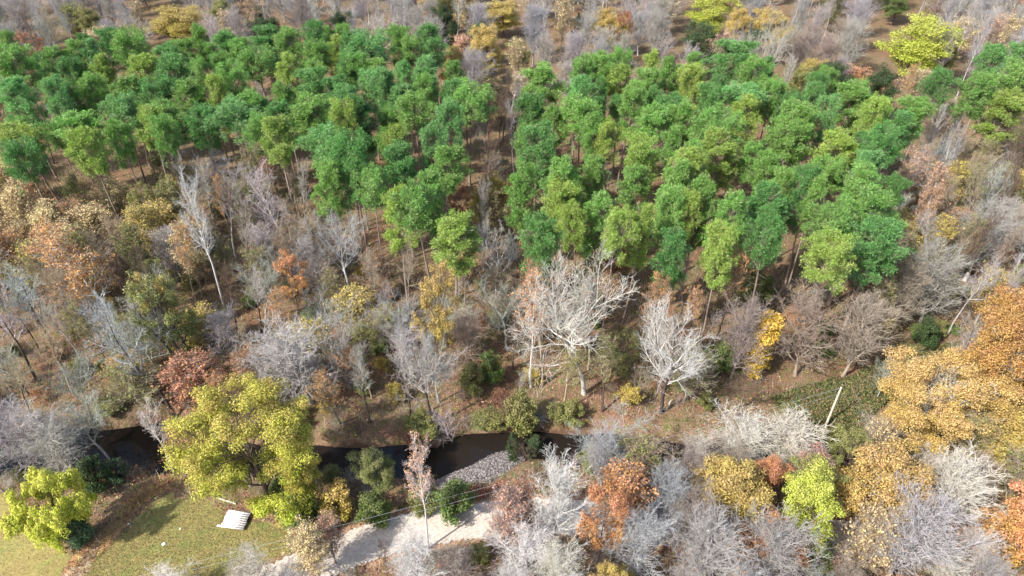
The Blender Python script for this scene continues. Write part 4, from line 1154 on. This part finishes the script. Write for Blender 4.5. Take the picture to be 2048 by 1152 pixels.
MARKS = {"largest white-barked leafless": "the largest white tree", "leafless tree with forked dark": "the fork-trunked dark tree", "grey leafless tree with dark trunk nearest": "the creek pool",
         "broad grey leafless tree with pale": "the broad grey leafless tree", "very tall slender white": "the tallest slender white tree", "olive-yellow leafy": "the olive-yellow leafy tree",
         "small bright orange tree on": "the lone small orange tree", "slim golden yellow": "the slim golden tree", "bright yellow narrow": "the bright yellow narrow tree",
         "pinkish fan-shaped": "the pinkish fan-shaped tree", "silvery ball-shaped": "the silvery ball-shaped tree", "large silvery": "the large silvery tree", "tall amber": "the tall amber tree",
         "broad golden yellow tree below": "the broad golden yellow tree", "huge rounded": "the huge yellow-green tree", "lime yellow": "the lime yellow tree", "feathery olive": "the feathery olive tree",
         "white-stemmed tree": "the white-stemmed roadside tree", "vivid orange": "the vivid orange tree", "wide ochre-yellow": "the wide ochre tree", "bright yellow-green tree in": "the bright yellow-green tree",
         "broad golden tree next": "the broad golden tree", "pale wide leafless": "the pale wide leafless tree", "large orange tree at": "the large orange tree", "rounded yellow-green tree far": "the far yellow-green tree",
         "most vivid yellow-green": "the most vivid yellow-green tree", "ochre round tree among": "the far ochre round tree", "dull ochre tree standing": "the dull ochre tree",
         "salmon-coloured": "the salmon-coloured tree", "straw-yellow": "the straw-yellow tree", "dark evergreen standing": "the far dark evergreen", "wide yellow tree behind": "the wide yellow tree",
         "pale twisted": "the pale twisted tree", "dusty pink": "the dusty pink tree", "dull ochre broad": "the ochre tree in the pine gap", "rusty thinning": "the rusty thinning tree",
         "strongly leaning": "the strongly leaning tree", "silvery leafless tree with dark": "the silvery leaning tree", "pale gnarled": "the pale gnarled tree", "white-limbed tree with orange": "the white-limbed orange tree",
         "small bright orange tree poking": "the small orange tree behind pines", "tan feathery": "the tan feathery tree", "pale salmon": "the pale salmon tree", "white fan-shaped leafless tree closest": "the utility pole"}
marks = [(o_.location.x, o_.location.y, m_) for o_ in COL.objects if o_.parent is None and "label" in o_ for k_, m_ in MARKS.items() if o_["label"].startswith(k_)]
for o_, what, place in LATER:
    d_, m_ = min((math.hypot(o_.location.x - a_, o_.location.y - b_), t_) for a_, b_, t_ in marks)
    lab = f"{what} {'beside' if d_ < 9 else 'near'} {m_}" if d_ < 24 else f"{what} {place}".strip()
    if len(lab.split()) > 16: lab = lab.replace(" with a ", " with ").replace("wide spreading", "spreading")
    o_["label"] = lab; o_["group"] = lab
print("planted", len(PLACED), "fill", N_FILL, "shrubs", n_sh)

# ------------------------------------------------------------------ ground cover nobody could count
def scatter(n, seed, ymax=190):
    r = np.random.default_rng(seed)
    # denser towards the camera, where it can be seen
    u = r.uniform(0, 1, n)
    y = 36 + (ymax - 36) * u ** 1.25
    half = (y * CP + CAMZ * SP) * (1024 / FPX) + 4
    x = r.uniform(-1, 1, n) * half
    return x, y, r


x, y, r = scatter(110000, 61)
ok = (polydist(x, y, CREEK) > 3.0) & (polydist(x, y, ROAD) > 2.2) & ~(inpoly(x, y, LAWN_A) | inpoly(x, y, LAWN_B) | inpoly(x, y, VINES))
ok &= (vnoise(x, y, .35, 77) + r.normal(0, .25, len(x))) > -.25
x, y = x[ok], y[ok]; n_ = len(x)
z = ground_z(x, y) + .05
C = np.stack([x, y, z], 1)
nrm = norm(np.stack([r.normal(0, .5, n_), r.normal(0, .5, n_), np.ones(n_)], 1))
a = norm(np.cross(nrm, r.normal(0, 1, (n_, 3)))); b_ = np.cross(nrm, a); s = r.uniform(.05, .14, (n_, 1))
V = np.stack([C - a * s * 1.3, C - b_ * s, C + a * s * 1.3, C + b_ * s], 1).reshape(-1, 3)
V[:, 2] += .03
pal = np.array([srgb(150, 92, 62), srgb(120, 74, 54), srgb(178, 128, 88), srgb(196, 160, 120), srgb(96, 66, 50), srgb(168, 104, 60), srgb(140, 118, 88), srgb(190, 140, 70)])
tint = pal[r.choice(len(pal), n_, p=[.22, .2, .14, .08, .16, .1, .06, .04])]
tag(link("leaf_litter", mesh_from("leaf_litter", V, np.arange(n_ * 4).reshape(-1, 4), M_LITTER, False, {
    "tint": ('FLOAT_COLOR', np.repeat(tint, 4, 0)), "leaf": ('FLOAT', np.repeat(r.uniform(0, 1, n_), 4)), "clump": ('FLOAT', np.repeat(r.uniform(0, 1, n_), 4))})),
    "rust and brown fallen leaves strewn over the woodland floor", "leaf litter", kind="stuff")


def blades(x, y, r, hmin, hmax, wd, lean, pal, probs):
    n_ = len(x)
    z = ground_z(x, y) - .02
    C = np.stack([x, y, z], 1)
    h = r.uniform(hmin, hmax, (n_, 1)); az = r.uniform(0, 6.28, n_)
    side = np.stack([np.cos(az), np.sin(az), az * 0], 1) * wd * r.uniform(.6, 1.3, (n_, 1))
    tip = C + np.stack([r.normal(0, lean, n_), r.normal(0, lean, n_), np.ones(n_)], 1) * h
    V = np.stack([C - side, C + side, tip], 1).reshape(-1, 3)
    tint = np.array(pal)[r.choice(len(pal), n_, p=probs)]
    return V, np.arange(n_ * 3).reshape(-1, 3), {"tint": ('FLOAT_COLOR', np.repeat(tint, 3, 0)), "leaf": ('FLOAT', np.repeat(r.uniform(0, 1, n_), 3)), "clump": ('FLOAT', np.repeat(r.uniform(0, 1, n_), 3))}


# dead stalks and saplings' twigs of the undergrowth
x, y, r = scatter(170000, 62)
ok = (polydist(x, y, CREEK) > 3.2) & (polydist(x, y, ROAD) > 2.6) & ~(inpoly(x, y, LAWN_A) | inpoly(x, y, LAWN_B))
ok &= (vnoise(x, y, .5, 78) + r.normal(0, .2, len(x))) > .0
V, F, A = blades(x[ok], y[ok], r, .5, 1.9, .02, .35, [srgb(190, 176, 156), srgb(166, 148, 126), srgb(206, 198, 186), srgb(140, 120, 102), srgb(160, 158, 104)], [.3, .25, .15, .2, .1])
tag(link("undergrowth", mesh_from("undergrowth", V, F, M_LITTER, False, A)), "thin dry stalks and twigs of undergrowth on the woodland floor", "undergrowth", kind="stuff")
# low leafy undergrowth: patches of small leaves at knee to head height
x, y, r = scatter(60000, 71)
ok = (polydist(x, y, CREEK) > 3.2) & (polydist(x, y, ROAD) > 2.6) & ~(inpoly(x, y, LAWN_A) | inpoly(x, y, LAWN_B))
patch = vnoise(x, y, .42, 79); ok &= (patch + r.normal(0, .15, len(x))) > .16
x, y, patch = x[ok][:15000], y[ok][:15000], patch[ok][:15000]
C = np.stack([x, y, ground_z(x, y) + r.uniform(.15, 1.5, len(x)) * (patch + .5)], 1)
V, F, A = leaves(r, C, np.full(len(C), .32), 4, .07, .17, .6, .5, .7)
pal = np.array([srgb(132, 140, 74), srgb(104, 118, 58), srgb(150, 150, 92), srgb(152, 118, 82), srgb(168, 150, 76), srgb(88, 110, 56)])
hue = np.clip(((vnoise(x, y, .2, 80) + 1) * 3 + r.normal(0, .8, len(x))).astype(int), 0, 5)
A["tint"] = ('FLOAT_COLOR', np.repeat(np.repeat(pal[hue], 4, 0), 4, 0))
tag(link("ground_foliage", mesh_from("ground_foliage", V, F, M_LITTER, False, A)), "patchy olive and tan leaves of low undergrowth beneath the trees", "undergrowth", kind="stuff")
# lawn grass
q = np.concatenate([inside_points(LAWN_A, 26000, 63), inside_points(LAWN_B, 52000, 64)])
r = np.random.default_rng(65)
V, F, A = blades(q[:, 0], q[:, 1], r, .06, .22, .03, .5, [srgb(134, 132, 78), srgb(104, 122, 62), srgb(156, 148, 98), srgb(144, 124, 80), srgb(116, 136, 68)], [.3, .2, .22, .16, .12])
tag(link("grass", mesh_from("grass", V, F, M_LITTER, False, A)), "short yellowing grass of the mown field", "grass", kind="stuff")
# rusty tall weeds along the strip by the lime tree, and the creek edge
q = []
rr = np.random.default_rng(66)
for line, wdt, cnt in ((WEED, 1.2, 2600),):
    L = np.array(line); k = rr.integers(0, len(L) - 1, cnt); t = rr.uniform(0, 1, (cnt, 1))
    q.append(L[k] * (1 - t) + L[k + 1] * t + rr.normal(0, wdt * .6, (cnt, 2)))
q = np.concatenate(q)
V, F, A = blades(q[:, 0], q[:, 1], rr, .3, 1.0, .03, .5, [srgb(176, 126, 90), srgb(192, 148, 104), srgb(150, 108, 80), srgb(196, 176, 112), srgb(150, 148, 84)], [.32, .22, .2, .14, .12])
tag(link("tall_weeds", mesh_from("tall_weeds", V, F, M_LITTER, False, A)), "rusty brown tall weeds in a strip dividing the field", "weeds", kind="stuff")
# vine thicket of small leaves
q = inside_points(VINES, 6500, 67)
C = np.stack([q[:, 0], q[:, 1], ground_z(q[:, 0], q[:, 1]) + .25 + .35 * np.abs(vnoise(q[:, 0], q[:, 1], .9, 12)) * 2], 1)
V, F, A = leaves(np.random.default_rng(68), C, np.full(len(C), .3), 5, .12, .26, .6, .5, .6)
tp = np.array([srgb(88, 96, 50), srgb(68, 78, 42), srgb(126, 116, 64), srgb(134, 98, 66)])[np.random.default_rng(69).choice(4, len(C) * 5, p=[.4, .3, .17, .13])]
A["tint"] = ('FLOAT_COLOR', np.repeat(tp, 4, 0))
tag(link("vines", mesh_from("vines", V, F, M_LITTER, False, A)), "dark green creeping vines matted over the ground by the utility pole", "vines", kind="stuff")


# ------------------------------------------------------------------ utility pole and its wires
def lathe_tube(pts, radii, sides=10):
    return tube(np.array([pts], float), np.array([radii], float), sides)


wood = simple_mat("weathered_wood", srgb(176, 164, 144), srgb(228, 220, 204), 4.0, 0.9, 0.4, 8)
metal = simple_mat("wire_metal", srgb(176, 178, 180), srgb(206, 208, 210), 6.0, 0.4, 0.05)
ceramic = simple_mat("insulator_glaze", srgb(110, 96, 88), srgb(140, 126, 116), 6.0, 0.3, 0.05)


def box_arrays(cx, cy, cz, sx_, sy_, sz_, ang=0.):
    v = np.array([[i, j, k] for k in (-1, 1) for j in (-1, 1) for i in (-1, 1)], float) * .5 * np.array([sx_, sy_, sz_])
    ca, sa = math.cos(ang), math.sin(ang)
    v = np.stack([v[:, 0] * ca - v[:, 1] * sa + cx, v[:, 0] * sa + v[:, 1] * ca + cy, v[:, 2] + cz], 1)
    f = np.array([[0, 2, 3, 1], [4, 5, 7, 6], [0, 1, 5, 4], [2, 6, 7, 3], [0, 4, 6, 2], [1, 3, 7, 5]])
    return v, f


def pole(x, y, hgt, dirx, diry, label, lean=(0, 0)):
    o = bpy.data.objects.new("utility_pole", None); COL.objects.link(o)
    o.location = (x, y, h1(x, y)); o.rotation_euler = (lean[0], lean[1], math.atan2(diry, dirx))
    tag(o, label, "utility pole", "wooden poles of the power line")
    zs = np.linspace(-.3, hgt, 7)
    V, F = lathe_tube([(0, 0, z_) for z_ in zs], list(np.linspace(.17, .125, 7)), 10)
    me = mesh_from("pole_shaft", V, F, wood, True)
    link("shaft", me, o)
    V, F = lathe_tube([(0, 0, hgt - .002), (0, 0, hgt + .05), (0, 0, hgt + .09)], [.135, .1, .01], 10)
    link("top_cap", mesh_from("pole_cap", V, F, wood, True), o)
    for zz in (hgt - .15, hgt - 1.25):
        V, F = join([lathe_tube([(.1, -.0, zz), (.3, -.0, zz)], [.02, .02], 6), lathe_tube([(.27, 0, zz - .06), (.27, 0, zz), (.27, 0, zz + .07)], [.05, .06, .035], 8)])
        link("insulator", mesh_from("insulator", V, F, ceramic, True), o)
    return o


pa = at(1652, 850)
PA = np.array([pa[0], pa[1]])
lo, hi = 2, 20
for _ in range(30):
    m_ = (lo + hi) / 2
    if 850 - pix(PA[0], PA[1], m_)[1] > 84: hi = m_
    else: lo = m_
PH = lo
wl = at(690, 1028, PH - 1.4)          # a point the wires pass
dirv = norm(np.array([wl[0], wl[1]]) - PA)
PB = np.array([at(330, 1152, PH - 1.4)[0], at(330, 1152, PH - 1.4)[1]]) + dirv * 22
pole(PA[0], PA[1], PH, *dirv, "pale bare wooden utility pole standing in the vine thicket clearing")
pole(PB[0], PB[1], PH, *(-dirv), "wooden utility pole carrying the wires beyond the mown field")
for k, dz in enumerate((.15, 1.25)):
    A3 = np.array([*(PA + dirv * .27), h1(*PA) + PH - dz + .07]); B3 = np.array([*(PB - dirv * .27), h1(*PB) + PH - dz + .07])
    t = np.linspace(0, 1, 40)[:, None]
    P = A3 * (1 - t) + B3 * t; P[:, 2] -= (1.2 + .15 * k) * 4 * (t * (1 - t))[:, 0]
    V, F = lathe_tube(P, [.009] * 40, 5)
    tag(link("power_line", mesh_from("power_line", V, F, metal, True)), ["upper thin wire strung from the utility pole across the field", "lower thin wire strung from the utility pole across the field"][k], "wire")

# ------------------------------------------------------------------ weathered plank platform, logs and scraps in the field
bx, by, _ = at(472, 1041, .3)
plat = bpy.data.objects.new("plank_platform", None); COL.objects.link(plat)
plat.location = (bx, by, h1(bx, by)); plat.rotation_euler = (0, 0, -.14)
tag(plat, "weathered white plank platform lying at the edge of the field", "platform")
plank_mat = simple_mat("peeling_plank", srgb(120, 112, 106), srgb(238, 234, 228), 3.2, .9, .4, 8, srgb(206, 200, 194))
PWD, PDP = 2.9, 2.35
me_p = None
for i in range(8):
    v, f = box_arrays(0, 0, 0, PWD * (1 if i else 1.18), PDP / 8 - .008, .05)
    me = mesh_from("plank", v, f, plank_mat)
    o = link("plank", me, plat)
    o.location = ((-.22 if i == 0 else R2.uniform(-.06, .06)), -PDP / 2 + (i + .5) * PDP / 8, .38 + .16 * i / 8 + R2.uniform(-.012, .012))
    o.rotation_euler = (.065, R2.uniform(-.012, .012), R2.uniform(-.012, .012))
for xx in (-1.25, 0, 1.25):
    v, f = box_arrays(xx, 0, .265, .1, PDP - .1, .14)
    v[:, 2] += (v[:, 1] + PDP / 2) / PDP * .14
    link("joist", mesh_from("joist", v, f, wood), plat)
for xx in (-1.25, 1.25):
    for yy in (-.95, .95):
        v, f = box_arrays(xx, yy, .1, .18, .18, .46)
        link("leg", mesh_from("platform_leg", v, f, wood), plat)


def log(px1, py1, px2, py2, rad, label, z=.12):
    a = at(px1, py1, z); b2 = at(px2, py2, z)
    A3 = np.array([a[0], a[1], h1(a[0], a[1]) + rad]); B3 = np.array([b2[0], b2[1], h1(b2[0], b2[1]) + rad])
    t = np.linspace(0, 1, 7)[:, None]
    P = A3 * (1 - t) + B3 * t + np.random.default_rng(int(px1)).normal(0, .04, (7, 3)) * np.array([1, 1, .2])
    V, F = lathe_tube(P, list(np.linspace(rad, rad * .65, 7)), 8)
    o = link("fallen_log", mesh_from("fallen_log", V, F, wood, True)); tag(o, label, "log"); return o


log(432, 996, 472, 1008, .12, "pale fallen log under the huge yellow-green tree")
log(1105, 808, 1143, 842, .11, "thin bleached log lying in the rust leaf litter")
log(845, 872, 790, 892, .09, "thin fallen branch at the rim of the creek pool")
log(1330, 822, 1345, 800, .16, "short split trunk at the foot of the fork-trunked tree")
for k, (px, py, s_) in enumerate(((328, 1089, .26), (361, 1058, .16), (258, 1050, .15))):
    x_, y_, _ = at(px, py)
    r = np.random.default_rng(80 + k)
    v = np.array([[math.cos(a_) * s_ * r.uniform(.7, 1.2), math.sin(a_) * s_ * r.uniform(.6, 1.1), r.uniform(.02, .05)] for a_ in np.linspace(0, 6.283, 9)[:-1]])
    v = np.concatenate([v, v * np.array([.6, .6, 1]) + np.array([0, 0, s_ * .45]), np.array([[0, 0, s_ * .55]])])
    f = [(i, (i + 1) % 8, 8 + (i + 1) % 8, 8 + i) for i in range(8)] + [(8 + i, 8 + (i + 1) % 8, 16) for i in range(8)]
    me = bpy.data.meshes.new("scrap"); me.from_pydata(v.tolist(), [], f)
    me.materials.append(simple_mat("white_scrap", srgb(200, 200, 200), srgb(240, 240, 240), 5.))
    o = link("litter_scrap", me); o.location = (x_, y_, h1(x_, y_) + .02)
    tag(o, ["largest crumpled white scrap lying on the mown grass", "small white scrap on the grass below the plank platform", "small white scrap beside the rusty weeds"][k], "litter")
